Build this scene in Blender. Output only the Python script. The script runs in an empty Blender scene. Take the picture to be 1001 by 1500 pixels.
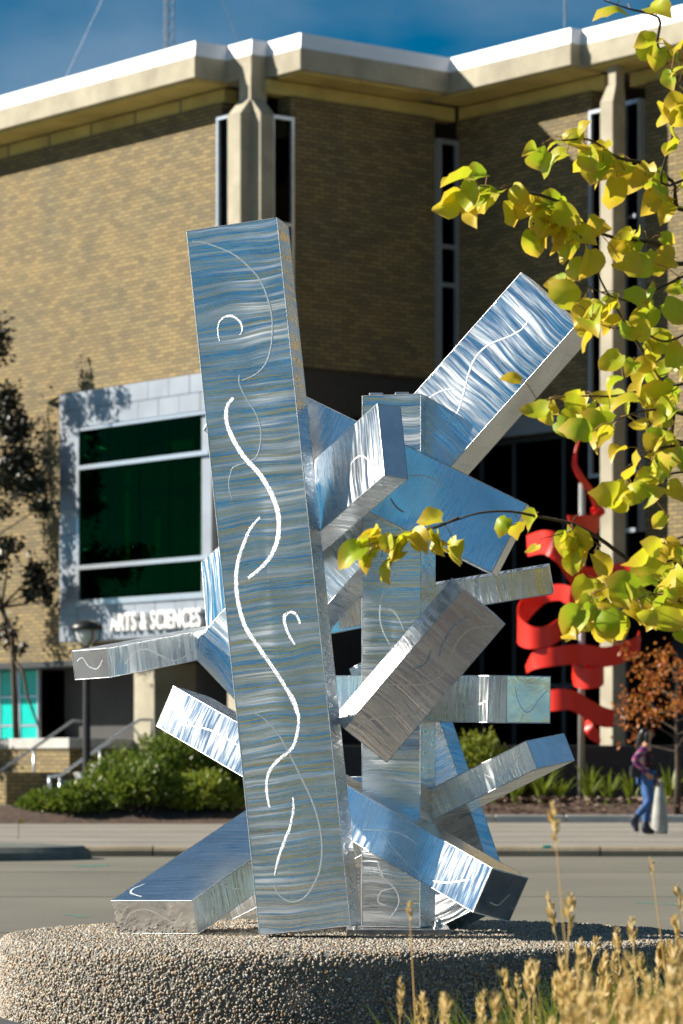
import bpy, bmesh, math, random
import numpy as np
from mathutils import Vector, Matrix, Euler, noise as mnoise

R = math.radians
random.seed(7)
rng = np.random.default_rng(7)
scene = bpy.context.scene
col = scene.collection

# ------------------------------------------------------------------ camera
F_PX, CX, CY, CAM_H = 5000.0, 500.5, 1125.0, 1.04
cam_data = bpy.data.cameras.new('camera')
cam = bpy.data.objects.new('camera', cam_data)
col.objects.link(cam)
cam.location = (0, 0, CAM_H)
cam.rotation_euler = (R(90), 0, 0)
cam_data.sensor_fit = 'HORIZONTAL'
cam_data.sensor_width = 24.0
cam_data.lens = 24.0 * F_PX / 1001.0
cam_data.shift_y = (CY - 750.0) / 1001.0
cam_data.clip_start = 0.1
cam_data.clip_end = 3000
cam_data.dof.use_dof = True
cam_data.dof.focus_distance = 14.1
cam_data.dof.aperture_fstop = 6.3
scene.camera = cam

# ------------------------------------------------------------------ sky and sun
SUN_EL, SUN_AZ = R(30), R(-86)          # azimuth measured from +Y towards +X
world = bpy.data.worlds.new('World')
scene.world = world
world.use_nodes = True
wn, wl = world.node_tree.nodes, world.node_tree.links
wn.clear()
w_out = wn.new('ShaderNodeOutputWorld')
w_bg = wn.new('ShaderNodeBackground')
w_sky = wn.new('ShaderNodeTexSky')
w_sky.sky_type = 'NISHITA'
w_sky.sun_disc = False
w_sky.sun_elevation = SUN_EL
w_sky.sun_rotation = SUN_AZ
w_sky.altitude = 3500
w_sky.air_density = 1.0
w_sky.dust_density = 0.0
w_sky.ozone_density = 3.0
w_hs = wn.new('ShaderNodeHueSaturation')
w_hs.inputs['Saturation'].default_value = 1.95
w_hs.inputs['Value'].default_value = 0.72
w_hs.inputs['Hue'].default_value = 0.483
wl.new(w_sky.outputs[0], w_hs.inputs['Color'])
# soft clouds all over the sky
w_tc = wn.new('ShaderNodeTexCoord')
w_map = wn.new('ShaderNodeMapping')
w_map.inputs['Scale'].default_value = (2.2, 2.2, 5.0)
w_map.inputs['Location'].default_value = (0.35, 0.2, 0.1)
w_noise = wn.new('ShaderNodeTexNoise')
w_noise.inputs['Scale'].default_value = 2.1
w_noise.inputs['Detail'].default_value = 5
w_noise.inputs['Roughness'].default_value = 0.5
w_ramp = wn.new('ShaderNodeValToRGB')
w_ramp.color_ramp.elements[0].position = 0.45
w_ramp.color_ramp.elements[0].color = (0, 0, 0, 1)
w_ramp.color_ramp.elements[1].position = 0.80
w_ramp.color_ramp.elements[1].color = (0.8, 0.8, 0.8, 1)
w_mix = wn.new('ShaderNodeMixRGB')
w_mix.inputs[2].default_value = (4.4, 5.4, 6.4, 1)
wl.new(w_tc.outputs['Generated'], w_map.inputs[0])
wl.new(w_map.outputs[0], w_noise.inputs['Vector'])
wl.new(w_noise.outputs[0], w_ramp.inputs[0])
wl.new(w_ramp.outputs[0], w_mix.inputs[0])
wl.new(w_hs.outputs[0], w_mix.inputs[1])
wl.new(w_mix.outputs[0], w_bg.inputs['Color'])
w_bg.inputs['Strength'].default_value = 0.05
wl.new(w_bg.outputs[0], w_out.inputs['Surface'])

sun_data = bpy.data.lights.new('sun', 'SUN')
sun_data.energy = 5.0
sun_data.angle = R(0.55)
sun_data.color = (1.0, 0.93, 0.82)
sun = bpy.data.objects.new('sun', sun_data)
col.objects.link(sun)
SUN = Vector((math.sin(SUN_AZ) * math.cos(SUN_EL), math.cos(SUN_AZ) * math.cos(SUN_EL), math.sin(SUN_EL)))
sun.rotation_euler = SUN.to_track_quat('Z', 'Y').to_euler()
sun.location = SUN * 60

vs = scene.view_settings
vs.view_transform = 'Standard'
vs.look = 'None'
vs.exposure = 1.0
vs.gamma = 1.0
vs.use_curve_mapping = False

# ------------------------------------------------------------------ helpers
def at(u, v, Y):
    """world point at photograph position (u, v) and distance Y"""
    return Vector(((u - CX) * Y / F_PX, Y, CAM_H + (CY - v) * Y / F_PX))

def tag(o, label=None, cat=None, group=None, kind=None):
    if label: o['label'] = label
    if cat: o['category'] = cat
    if group: o['group'] = group
    if kind: o['kind'] = kind
    return o

def empty(name, loc=(0, 0, 0), rz=0.0, mat=None):
    o = bpy.data.objects.new(name, None)
    o.empty_display_size = 0.2
    col.objects.link(o)
    if mat is not None: o.matrix_world = mat
    else:
        o.location = loc
        o.rotation_euler = (0, 0, rz)
    return o

class MB:
    """collects shapes, builds ONE mesh object"""
    def __init__(s):
        s.v, s.f, s.m = [], [], []
        s.mi = 0
    def add(s, verts, faces):
        n = len(s.v)
        s.v += [tuple(p) for p in verts]
        s.f += [tuple(i + n for i in f) for f in faces]
        s.m += [s.mi] * len(faces)
    def box(s, x0, x1, y0, y1, z0, z1):
        s.add([(x0,y0,z0),(x1,y0,z0),(x1,y1,z0),(x0,y1,z0),(x0,y0,z1),(x1,y0,z1),(x1,y1,z1),(x0,y1,z1)],
              [(3,2,1,0),(4,5,6,7),(0,1,5,4),(1,2,6,5),(2,3,7,6),(3,0,4,7)])
    def prism(s, poly, z0, z1, inset_top=None):
        n = len(poly)
        top = inset_top or poly
        s.add([(p[0], p[1], z0) for p in poly] + [(p[0], p[1], z1) for p in top],
              [tuple(reversed(range(n))), tuple(range(n, 2*n))] + [(i, (i+1) % n, n + (i+1) % n, n + i) for i in range(n)])
    def tube(s, pts, rad, seg=8, cap=True):
        pts = [Vector(p) for p in pts]
        rads = rad if isinstance(rad, (list, tuple)) else [rad] * len(pts)
        up = Vector((0, 0, 1))
        verts, faces = [], []
        prev = None
        for i, p in enumerate(pts):
            d = (pts[min(i+1, len(pts)-1)] - pts[max(i-1, 0)]).normalized()
            a = prev if prev is not None else (up if abs(d.z) < 0.9 else Vector((1, 0, 0)))
            n = (a - d * a.dot(d))
            n = n.normalized() if n.length > 1e-6 else d.orthogonal().normalized()
            prev = n
            b = d.cross(n)
            for k in range(seg):
                t = 2 * math.pi * k / seg
                verts.append(p + (n * math.cos(t) + b * math.sin(t)) * rads[i])
        for i in range(len(pts) - 1):
            for k in range(seg):
                faces.append((i*seg + k, i*seg + (k+1) % seg, (i+1)*seg + (k+1) % seg, (i+1)*seg + k))
        if cap:
            faces.append(tuple(reversed(range(seg))))
            faces.append(tuple(range((len(pts)-1)*seg, len(pts)*seg)))
        s.add(verts, faces)
    def lathe(s, prof, seg=32, c=(0, 0)):
        verts, faces = [], []
        for r, z in prof:
            for k in range(seg):
                t = 2*math.pi*k/seg
                verts.append((c[0] + r*math.cos(t), c[1] + r*math.sin(t), z))
        for i in range(len(prof)-1):
            for k in range(seg):
                faces.append((i*seg+k, i*seg+(k+1) % seg, (i+1)*seg+(k+1) % seg, (i+1)*seg+k))
        faces.append(tuple(reversed(range(seg))))
        faces.append(tuple(range((len(prof)-1)*seg, len(prof)*seg)))
        s.add(verts, faces)
    def build(s, name, mat, parent=None, smooth=False, bevel=0.0, loc=None):
        me = bpy.data.meshes.new(name)
        me.from_pydata(s.v, [], s.f)
        for m in (mat if isinstance(mat, (list, tuple)) else [mat]): me.materials.append(m)
        if any(s.m): me.polygons.foreach_set('material_index', s.m)
        me.update()
        o = bpy.data.objects.new(name, me)
        col.objects.link(o)
        if parent is not None: o.parent = parent
        if loc is not None: o.location = loc
        if smooth:
            me.polygons.foreach_set('use_smooth', [True] * len(me.polygons))
        if bevel:
            b = o.modifiers.new('edge', 'BEVEL')
            b.width = bevel; b.segments = 2; b.limit_method = 'ANGLE'
        return o

def copy_tree(o, parent=None):
    c = o.copy()
    col.objects.link(c)
    c.parent = parent
    for ch in list(o.children): copy_tree(ch, c)
    return c

# ------------------------------------------------------------------ materials
def nodes_of(name):
    m = bpy.data.materials.new(name)
    m.use_nodes = True
    nt = m.node_tree
    return m, nt.nodes, nt.links, nt.nodes['Principled BSDF']

def simple(name, color, rough=0.6, metal=0.0, var=0.15, scale=6.0, bump=0.0, bscale=60.0, coords='Object', spec=0.5):
    m, n, l, p = nodes_of(name)
    p.inputs['Roughness'].default_value = rough
    p.inputs['Metallic'].default_value = metal
    p.inputs['Specular IOR Level'].default_value = spec
    tc = n.new('ShaderNodeTexCoord')
    ns = n.new('ShaderNodeTexNoise')
    ns.inputs['Scale'].default_value = scale
    ns.inputs['Detail'].default_value = 6
    l.new(tc.outputs[coords], ns.inputs['Vector'])
    rp = n.new('ShaderNodeValToRGB')
    rp.color_ramp.elements[0].position = 0.3
    rp.color_ramp.elements[1].position = 0.7
    rp.color_ramp.elements[0].color = tuple(c * (1 - var) for c in color) + (1,)
    rp.color_ramp.elements[1].color = tuple(min(1, c * (1 + var)) for c in color) + (1,)
    l.new(ns.outputs[0], rp.inputs[0])
    l.new(rp.outputs[0], p.inputs['Base Color'])
    if bump:
        nb = n.new('ShaderNodeTexNoise')
        nb.inputs['Scale'].default_value = bscale
        nb.inputs['Detail'].default_value = 4
        l.new(tc.outputs[coords], nb.inputs['Vector'])
        b = n.new('ShaderNodeBump')
        b.inputs['Strength'].default_value = bump
        b.inputs['Distance'].default_value = 0.01
        l.new(nb.outputs[0], b.inputs['Height'])
        l.new(b.outputs[0], p.inputs['Normal'])
    return m

def brushed(name, base=(0.93, 0.95, 0.96), freq=30.0, dist=0.0055, rough=(0.11, 0.50), cross=1.5, scribble=False, detail=4.0):
    """ground stainless steel: relief runs across the beam (local Y/Z), varies along local X"""
    m, n, l, p = nodes_of(name)
    p.inputs['Metallic'].default_value = 1.0
    tc = n.new('ShaderNodeTexCoord')
    oi = n.new('ShaderNodeObjectInfo')
    # bend the strokes a little
    low = n.new('ShaderNodeTexNoise'); low.inputs['Scale'].default_value = 3.2; low.inputs['Detail'].default_value = 1
    l.new(tc.outputs['Object'], low.inputs['Vector'])
    sub = n.new('ShaderNodeVectorMath'); sub.operation = 'SUBTRACT'; sub.inputs[1].default_value = (0.5, 0.5, 0.5)
    l.new(low.outputs['Color'], sub.inputs[0])
    sc = n.new('ShaderNodeVectorMath'); sc.operation = 'SCALE'; sc.inputs['Scale'].default_value = 0.06
    l.new(sub.outputs[0], sc.inputs[0])
    add = n.new('ShaderNodeVectorMath'); add.operation = 'ADD'
    l.new(tc.outputs['Object'], add.inputs[0]); l.new(sc.outputs[0], add.inputs[1])
    off = n.new('ShaderNodeVectorMath'); off.operation = 'MULTIPLY_ADD'
    off.inputs[1].default_value = (1, 1, 1)
    rv = n.new('ShaderNodeCombineXYZ')
    mul = n.new('ShaderNodeMath'); mul.operation = 'MULTIPLY'; mul.inputs[1].default_value = 17.0
    l.new(oi.outputs['Random'], mul.inputs[0])
    for i in range(3): l.new(mul.outputs[0], rv.inputs[i])
    l.new(add.outputs[0], off.inputs[0]); l.new(rv.outputs[0], off.inputs[2])
    mp = n.new('ShaderNodeMapping'); mp.inputs['Scale'].default_value = (freq, cross, cross)
    l.new(off.outputs[0], mp.inputs[0])
    n1 = n.new('ShaderNodeTexNoise'); n1.inputs['Scale'].default_value = 1.0; n1.inputs['Detail'].default_value = detail; n1.inputs['Roughness'].default_value = 0.58
    l.new(mp.outputs[0], n1.inputs['Vector'])
    mp2 = n.new('ShaderNodeMapping'); mp2.inputs['Scale'].default_value = (240, 9, 9)
    l.new(off.outputs[0], mp2.inputs[0])
    n2 = n.new('ShaderNodeTexNoise'); n2.inputs['Scale'].default_value = 1.0; n2.inputs['Detail'].default_value = 3
    l.new(mp2.outputs[0], n2.inputs['Vector'])
    b1 = n.new('ShaderNodeBump'); b1.inputs['Strength'].default_value = 1.0; b1.inputs['Distance'].default_value = dist
    l.new(n1.outputs[0], b1.inputs['Height'])
    b2 = n.new('ShaderNodeBump'); b2.inputs['Strength'].default_value = 1.0; b2.inputs['Distance'].default_value = 0.00022
    l.new(n2.outputs[0], b2.inputs['Height']); l.new(b1.outputs[0], b2.inputs['Normal'])
    last = b2
    if scribble:
        mp3 = n.new('ShaderNodeMapping'); mp3.inputs['Scale'].default_value = (1, 1, 1)
        l.new(off.outputs[0], mp3.inputs[0])
        w = n.new('ShaderNodeTexVoronoi'); w.feature = 'DISTANCE_TO_EDGE'; w.inputs['Scale'].default_value = 34
        mp3.inputs['Scale'].default_value = (1.7, 0.8, 0.5)
        l.new(mp3.outputs[0], w.inputs['Vector'])
        rr = n.new('ShaderNodeMath'); rr.operation = 'LESS_THAN'; rr.inputs[1].default_value = 0.07
        l.new(w.outputs['Distance'], rr.inputs[0])
        b3 = n.new('ShaderNodeBump'); b3.inputs['Strength'].default_value = 1.0; b3.inputs['Distance'].default_value = 0.0022
        l.new(w.outputs['Distance'], b3.inputs['Height']); l.new(b2.outputs[0], b3.inputs['Normal'])
        last = b3
    l.new(last.outputs[0], p.inputs['Normal'])
    mr = n.new('ShaderNodeMapRange'); mr.inputs['To Min'].default_value = rough[0]; mr.inputs['To Max'].default_value = rough[1]
    mr.inputs['From Min'].default_value = 0.3; mr.inputs['From Max'].default_value = 0.7
    mr.inputs['From Min'].default_value = 0.36; mr.inputs['From Max'].default_value = 0.66
    rg = n.new('ShaderNodeTexNoise'); rg.inputs['Scale'].default_value = 1.0; rg.inputs['Detail'].default_value = 4; rg.inputs['Roughness'].default_value = 0.65
    mp4 = n.new('ShaderNodeMapping'); mp4.inputs['Scale'].default_value = (freq*1.5, cross*1.6, cross*1.6); mp4.inputs['Location'].default_value = (3.1, 7.7, 1.3)
    l.new(off.outputs[0], mp4.inputs[0]); l.new(mp4.outputs[0], rg.inputs['Vector'])
    l.new(rg.outputs[0], mr.inputs['Value'])
    l.new(mr.outputs[0], p.inputs['Roughness'])
    # faint weld stain and handling marks
    st = n.new('ShaderNodeTexNoise'); st.inputs['Scale'].default_value = 5.0; st.inputs['Detail'].default_value = 7
    l.new(off.outputs[0], st.inputs['Vector'])
    rp = n.new('ShaderNodeValToRGB')
    rp.color_ramp.elements[0].position = 0.32; rp.color_ramp.elements[1].position = 0.6
    rp.color_ramp.elements[0].color = tuple(c * 0.80 for c in base) + (1,)
    rp.color_ramp.elements[1].color = base + (1,)
    l.new(st.outputs[0], rp.inputs[0]); l.new(rp.outputs[0], p.inputs['Base Color'])
    p.inputs['Anisotropic'].default_value = 0.35
    return m

def brick_mat(name):
    m, n, l, p = nodes_of(name)
    p.inputs['Roughness'].default_value = 0.85
    tc = n.new('ShaderNodeTexCoord')
    sep = n.new('ShaderNodeSeparateXYZ'); l.new(tc.outputs['Object'], sep.inputs[0])
    ad = n.new('ShaderNodeMath'); ad.operation = 'ADD'; l.new(sep.outputs[0], ad.inputs[0]); l.new(sep.outputs[1], ad.inputs[1])
    cb = n.new('ShaderNodeCombineXYZ'); l.new(ad.outputs[0], cb.inputs[0]); l.new(sep.outputs[2], cb.inputs[1])
    br = n.new('ShaderNodeTexBrick')
    br.inputs['Scale'].default_value = 1.0
    br.inputs['Brick Width'].default_value = 0.30
    br.inputs['Row Height'].default_value = 0.085
    br.inputs['Mortar Size'].default_value = 0.012
    br.inputs['Mortar Smooth'].default_value = 0.3
    br.inputs['Bias'].default_value = -0.1
    br.inputs['Color1'].default_value = (0.275, 0.21, 0.09, 1)
    br.inputs['Color2'].default_value = (0.15, 0.12, 0.06, 1)
    br.inputs['Mortar'].default_value = (0.06, 0.056, 0.045, 1)
    l.new(cb.outputs[0], br.inputs['Vector'])
    ns = n.new('ShaderNodeTexNoise'); ns.inputs['Scale'].default_value = 0.9; ns.inputs['Detail'].default_value = 5
    l.new(tc.outputs['Object'], ns.inputs['Vector'])
    mx = n.new('ShaderNodeMixRGB'); mx.blend_type = 'MULTIPLY'; mx.inputs[0].default_value = 0.6
    rp = n.new('ShaderNodeValToRGB'); rp.color_ramp.elements[0].position = 0.3; rp.color_ramp.elements[1].position = 0.7
    rp.color_ramp.elements[0].color = (0.75, 0.78, 0.85, 1); rp.color_ramp.elements[1].color = (1.25, 1.08, 0.85, 1)
    l.new(ns.outputs[0], rp.inputs[0]); l.new(br.outputs['Color'], mx.inputs[1]); l.new(rp.outputs[0], mx.inputs[2])
    l.new(mx.outputs[0], p.inputs['Base Color'])
    b = n.new('ShaderNodeBump'); b.inputs['Strength'].default_value = 0.8; b.inputs['Distance'].default_value = 0.012; b.invert = True
    l.new(br.outputs['Fac'], b.inputs['Height']); l.new(b.outputs[0], p.inputs['Normal'])
    return m

def leaf_mat(name, c0, c1, c2, trans=0.45, per='Random Per Island', rim=None):
    """leaves: colour varies leaf by leaf; light passes through"""
    m, n, l, p = nodes_of(name)
    out = n['Material Output']
    if per == 'object':
        oi = n.new('ShaderNodeObjectInfo'); src = oi.outputs['Random']
    else:
        g = n.new('ShaderNodeNewGeometry'); src = g.outputs['Random Per Island']
    rp = n.new('ShaderNodeValToRGB')
    e = rp.color_ramp.elements
    e[0].position = 0.0; e[0].color = c0 + (1,)
    e[1].position = 1.0; e[1].color = c2 + (1,)
    k = e.new(0.55); k.color = c1 + (1,)
    l.new(src, rp.inputs[0])
    colr = rp.outputs[0]
    if rim:
        tc = n.new('ShaderNodeTexCoord')
        ns = n.new('ShaderNodeTexNoise'); ns.inputs['Scale'].default_value = 14; ns.inputs['Detail'].default_value = 3
        l.new(tc.outputs['Object'], ns.inputs['Vector'])
        ln = n.new('ShaderNodeVectorMath'); ln.operation = 'LENGTH'; l.new(tc.outputs['Object'], ln.inputs[0])
        ma = n.new('ShaderNodeMath'); ma.operation = 'MULTIPLY_ADD'; ma.inputs[1].default_value = 9.0
        l.new(ln.outputs['Value'], ma.inputs[0]); l.new(ns.outputs[0], ma.inputs[2])
        mr = n.new('ShaderNodeMapRange'); mr.inputs['From Min'].default_value = 1.05; mr.inputs['From Max'].default_value = 1.7
        l.new(ma.outputs[0], mr.inputs['Value'])
        mx = n.new('ShaderNodeMixRGB'); mx.inputs[2].default_value = rim + (1,)
        l.new(mr.outputs[0], mx.inputs[0]); l.new(colr, mx.inputs[1])
        colr = mx.outputs[0]
    l.new(colr, p.inputs['Base Color'])
    p.inputs['Roughness'].default_value = 0.45
    tr = n.new('ShaderNodeBsdfTranslucent'); l.new(colr, tr.inputs['Color'])
    mxs = n.new('ShaderNodeMixShader'); mxs.inputs[0].default_value = trans
    l.new(p.outputs[0], mxs.inputs[1]); l.new(tr.outputs[0], mxs.inputs[2])
    l.new(mxs.outputs[0], out.inputs['Surface'])
    return m

def glass_mat(name, tint, rough=0.03, mixf=0.25, gloss=(0.75, 0.85, 0.8)):
    """tinted window glass: see-through in its tint, mirrors the surroundings"""
    m, n, l, p = nodes_of(name)
    out = n['Material Output']
    n.remove(p)
    tr = n.new('ShaderNodeBsdfTransparent'); tr.inputs['Color'].default_value = tint + (1,)
    gl = n.new('ShaderNodeBsdfGlossy'); gl.inputs['Roughness'].default_value = rough; gl.inputs['Color'].default_value = gloss + (1,)
    lw = n.new('ShaderNodeLayerWeight'); lw.inputs['Blend'].default_value = mixf
    mx = n.new('ShaderNodeMixShader')
    l.new(lw.outputs['Fresnel'], mx.inputs[0]); l.new(tr.outputs[0], mx.inputs[1]); l.new(gl.outputs[0], mx.inputs[2])
    l.new(mx.outputs[0], out.inputs['Surface'])
    return m

M = {}
M['steel'] = brushed('brushed_steel')
M['steel_main'] = brushed('brushed_steel_waves', freq=27.0, dist=0.0062, cross=0.8, rough=(0.10, 0.46), detail=5.0)
M['steel_fine'] = brushed('brushed_steel_fine', freq=46.0, dist=0.0022, rough=(0.08, 0.24), cross=3.0)
M['steel_scribble'] = brushed('scribble_ground_steel', scribble=True, dist=0.001)
M['swirl'] = simple('ground_swirl_steel', (0.58, 0.62, 0.66), rough=0.5, metal=1.0, var=0.28, scale=70, bump=0.8, bscale=320)
M['zigzag'] = simple('zigzag_ground_steel', (0.92, 0.94, 0.96), rough=0.5, metal=1.0, var=0.1, scale=30)
M['swirl_faint'] = simple('light_ground_swirl', (0.93, 0.94, 0.95), rough=0.40, metal=1.0, var=0.08, scale=30, bump=0.2, bscale=300)
M['weld'] = simple('weld_bead_steel', (0.62, 0.64, 0.66), rough=0.42, metal=1.0, var=0.25, scale=25, bump=0.2, bscale=120)
M['plate'] = simple('base_plate_steel', (0.35, 0.35, 0.36), rough=0.4, metal=1.0, var=0.3, scale=20)
M['brick'] = brick_mat('tan_brick')
M['dark_brick'] = brick_mat('base_brick')
M['concrete'] = simple('board_concrete', (0.36, 0.325, 0.24), rough=0.85, var=0.22, scale=1.6, bump=0.4, bscale=20)
M['soffit'] = simple('soffit_concrete', (0.56, 0.45, 0.15), rough=0.85, var=0.2, scale=1.2)
M['cap'] = simple('white_roof_cap', (0.80, 0.80, 0.82), rough=0.45, var=0.04, scale=2)
M['frame'] = simple('aluminium_frame', (0.55, 0.60, 0.66), rough=0.3, metal=0.7, var=0.05)
M['dark_metal'] = simple('dark_metal', (0.03, 0.03, 0.032), rough=0.45, var=0.2)
M['clad'] = simple('zinc_cladding', (0.30, 0.335, 0.38), rough=0.38, metal=0.35, var=0.10, scale=1.5)
M['letters'] = simple('white_letters', (0.82, 0.82, 0.82), rough=0.4, var=0.03)
M['glass'] = glass_mat('green_glass', (0.008, 0.30, 0.11), mixf=0.16, gloss=(0.08, 0.55, 0.24))
M['dark_glass'] = glass_mat('dark_glass', (0.03, 0.06, 0.06), mixf=0.12)
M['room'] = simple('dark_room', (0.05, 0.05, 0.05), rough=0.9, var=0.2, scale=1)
M['room_light'] = simple('pale_room_wall', (0.55, 0.6, 0.55), rough=0.9, var=0.1, scale=1)
M['teal'] = simple('teal_glass_panel', (0.0, 0.42, 0.36), rough=0.25, var=0.12, scale=3)
M['roof'] = simple('roof_gravel', (0.25, 0.24, 0.22), rough=0.95)
M['road'] = simple('road_concrete', (0.155, 0.145, 0.112), rough=0.8, var=0.16, scale=0.35, bump=0.3, bscale=40)
M['asphalt'] = simple('asphalt', (0.055, 0.06, 0.07), rough=0.85, var=0.2, scale=3, bump=0.6, bscale=120)
M['walk'] = simple('sidewalk_concrete', (0.24, 0.22, 0.185), rough=0.85, var=0.12, scale=0.7)
M['kerb'] = simple('kerb_concrete', (0.29, 0.235, 0.16), rough=0.85, var=0.25, scale=1.5, bump=0.5, bscale=20)
M['kerb_dark'] = simple('stained_kerb', (0.13, 0.14, 0.12), rough=0.85, var=0.3, scale=3, bump=0.5, bscale=20)
M['soil'] = simple('mulch', (0.075, 0.045, 0.03), rough=0.95, var=0.45, scale=9, bump=1.0, bscale=16)
M['lawn'] = simple('dry_lawn', (0.155, 0.14, 0.016), rough=0.95, var=0.35, scale=1.2, bump=1.0, bscale=30)
M['ground'] = simple('far_ground', (0.07, 0.068, 0.04), rough=0.95, var=0.3, scale=0.1)
M['paint'] = simple('teal_spray_paint', (0.02, 0.36, 0.28), rough=0.6, var=0.2, scale=12)
M['agg_base'] = simple('aggregate_matrix', (0.22, 0.20, 0.17), rough=0.9, var=0.25, scale=8, bump=0.8, bscale=90)
M['red'] = simple('red_painted_steel', (0.70, 0.022, 0.008), rough=0.35, var=0.08, scale=2)
M['post'] = simple('grey_post', (0.42, 0.42, 0.40), rough=0.4, metal=0.5, var=0.1)
M['bark'] = simple('bark', (0.07, 0.05, 0.035), rough=0.9, var=0.35, scale=25, bump=0.8, bscale=60)
M['stone'] = simple('grey_stone', (0.34, 0.34, 0.31), rough=0.85, var=0.2, scale=6, bump=0.6, bscale=40)
M['black'] = simple('black_paint', (0.015, 0.015, 0.016), rough=0.4, var=0.2)
M['step'] = simple('step_concrete', (0.42, 0.42, 0.40), rough=0.85, var=0.12, scale=2)

def pebble_mat():
    m, n, l, p = nodes_of('river_pebbles')
    g = n.new('ShaderNodeNewGeometry')
    rp = n.new('ShaderNodeValToRGB'); e = rp.color_ramp.elements
    e[0].position = 0; e[0].color = (0.09, 0.075, 0.055, 1)
    e[1].position = 1; e[1].color = (0.60, 0.56, 0.48, 1)
    for pos, c in ((0.2, (0.30, 0.26, 0.19, 1)), (0.45, (0.40, 0.36, 0.28, 1)), (0.62, (0.36, 0.20, 0.09, 1)), (0.72, (0.44, 0.40, 0.33, 1)), (0.86, (0.14, 0.15, 0.16, 1))):
        k = e.new(pos); k.color = c
    l.new(g.outputs['Random Per Island'], rp.inputs[0]); l.new(rp.outputs[0], p.inputs['Base Color'])
    p.inputs['Roughness'].default_value = 0.55
    return m
M['pebble'] = pebble_mat()
M['leaf'] = leaf_mat('autumn_leaf', (0.36, 0.50, 0.02), (0.62, 0.62, 0.03), (0.74, 0.54, 0.03), trans=0.5, per='object', rim=(0.76, 0.52, 0.06))
M['juniper'] = leaf_mat('juniper_green', (0.05, 0.10, 0.012), (0.13, 0.19, 0.02), (0.26, 0.30, 0.035), trans=0.35)
M['lime'] = leaf_mat('lime_green', (0.12, 0.19, 0.02), (0.24, 0.30, 0.03), (0.36, 0.36, 0.05), trans=0.4)
M['strap'] = leaf_mat('strap_leaf', (0.06, 0.13, 0.015), (0.16, 0.22, 0.02), (0.36, 0.33, 0.03), trans=0.4)
M['orange_leaf'] = leaf_mat('orange_leaf', (0.34, 0.08, 0.012), (0.55, 0.17, 0.025), (0.62, 0.30, 0.06), trans=0.4)
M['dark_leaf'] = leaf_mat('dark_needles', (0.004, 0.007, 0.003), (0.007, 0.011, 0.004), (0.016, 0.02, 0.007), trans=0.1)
M['blade'] = leaf_mat('grass_blade', (0.14, 0.24, 0.02), (0.30, 0.36, 0.05), (0.58, 0.47, 0.13), trans=0.45)
M['seed'] = leaf_mat('seed_head', (0.55, 0.38, 0.14), (0.66, 0.48, 0.19), (0.76, 0.60, 0.30), trans=0.45)
M['olive'] = leaf_mat('olive_tree_leaf', (0.05, 0.055, 0.015), (0.10, 0.09, 0.02), (0.17, 0.13, 0.04), trans=0.3)
M['shade_dark_wall'] = simple('shade_toned_wall', (0.022, 0.022, 0.022), rough=0.5, var=0.3, scale=10)  # near-black base colour carries the shade on the planter wall
M['dark_frame'] = simple('entrance_frame', (0.07, 0.085, 0.10), rough=0.35, metal=0.4, var=0.1)  # darker bluish frame colour, used on the entrance glazing

# ------------------------------------------------------------------ ground, road, pavements
def sheet(name, x0, x1, y0, y1, z, mat, n=1):
    mb = MB()
    for i in range(n):
        for j in range(n):
            a, b = x0 + (x1-x0)*i/n, x0 + (x1-x0)*(i+1)/n
            c, d = y0 + (y1-y0)*j/n, y0 + (y1-y0)*(j+1)/n
            mb.add([(a, c, z), (b, c, z), (b, d, z), (a, d, z)], [(0, 1, 2, 3)])
    return mb.build(name, mat)

tag(sheet('ground', -1500, 1500, -1500, 1500, -0.03, M['ground'], 4), kind='structure')
road = tag(sheet('road', -60, 60, 11.2, 40.05, 0.0, M['road']), kind='structure')
tag(sheet('asphalt_drive', -60, 60, 9.6, 14.2, 0.004, M['asphalt']), kind='structure')
tag(sheet('lawn', -80, 80, -90, 9.6, 0.006, M['lawn']), kind='structure')
WALK_Z, KERB_Y = 0.12, 40.0
mb = MB(); mb.box(-40, 40, KERB_Y + 0.15, 61.0, -0.02, WALK_Z)
walk = tag(mb.build('sidewalk', M['walk']), kind='structure')
# kerb stones along the sidewalk, each with a rounded nose
x = -14.0; i = 0
while x < 14:
    ln = 1.75 + random.uniform(-0.2, 0.25)
    mb = MB()
    h = WALK_Z + random.uniform(-0.002, 0.006)
    prof = [(-0.01, -0.02), (-0.01, h*0.55), (0.015, h*0.85), (0.06, h), (0.165, h + 0.001), (0.165, -0.02)]
    n = len(prof)
    mb.add([(x, KERB_Y + a, b) for a, b in prof] + [(x + ln - 0.018, KERB_Y + a, b) for a, b in prof],
           [(k, (k+1) % n, n + (k+1) % n, n + k) for k in range(n)] + [tuple(range(n)), tuple(range(2*n-1, n-1, -1))])
    mb.build('kerb_stone', M['kerb'], walk)
    x += ln; i += 1
# slab joints in the sidewalk and the road: shallow dark strips
for yy in (42.2, 45.5, 49.0, 53.0, 57.0):
    mb = MB(); mb.box(-14, 14, yy, yy + 0.05, WALK_Z - 0.01, WALK_Z + 0.003); mb.build('joint', M['kerb_dark'], walk)
for yy in (16.9, 21.5, 27.5, 34.0):
    mb = MB(); mb.box(-14, 14, yy, yy + 0.02, -0.01, 0.003); mb.build('joint', M['kerb_dark'], road)
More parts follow.
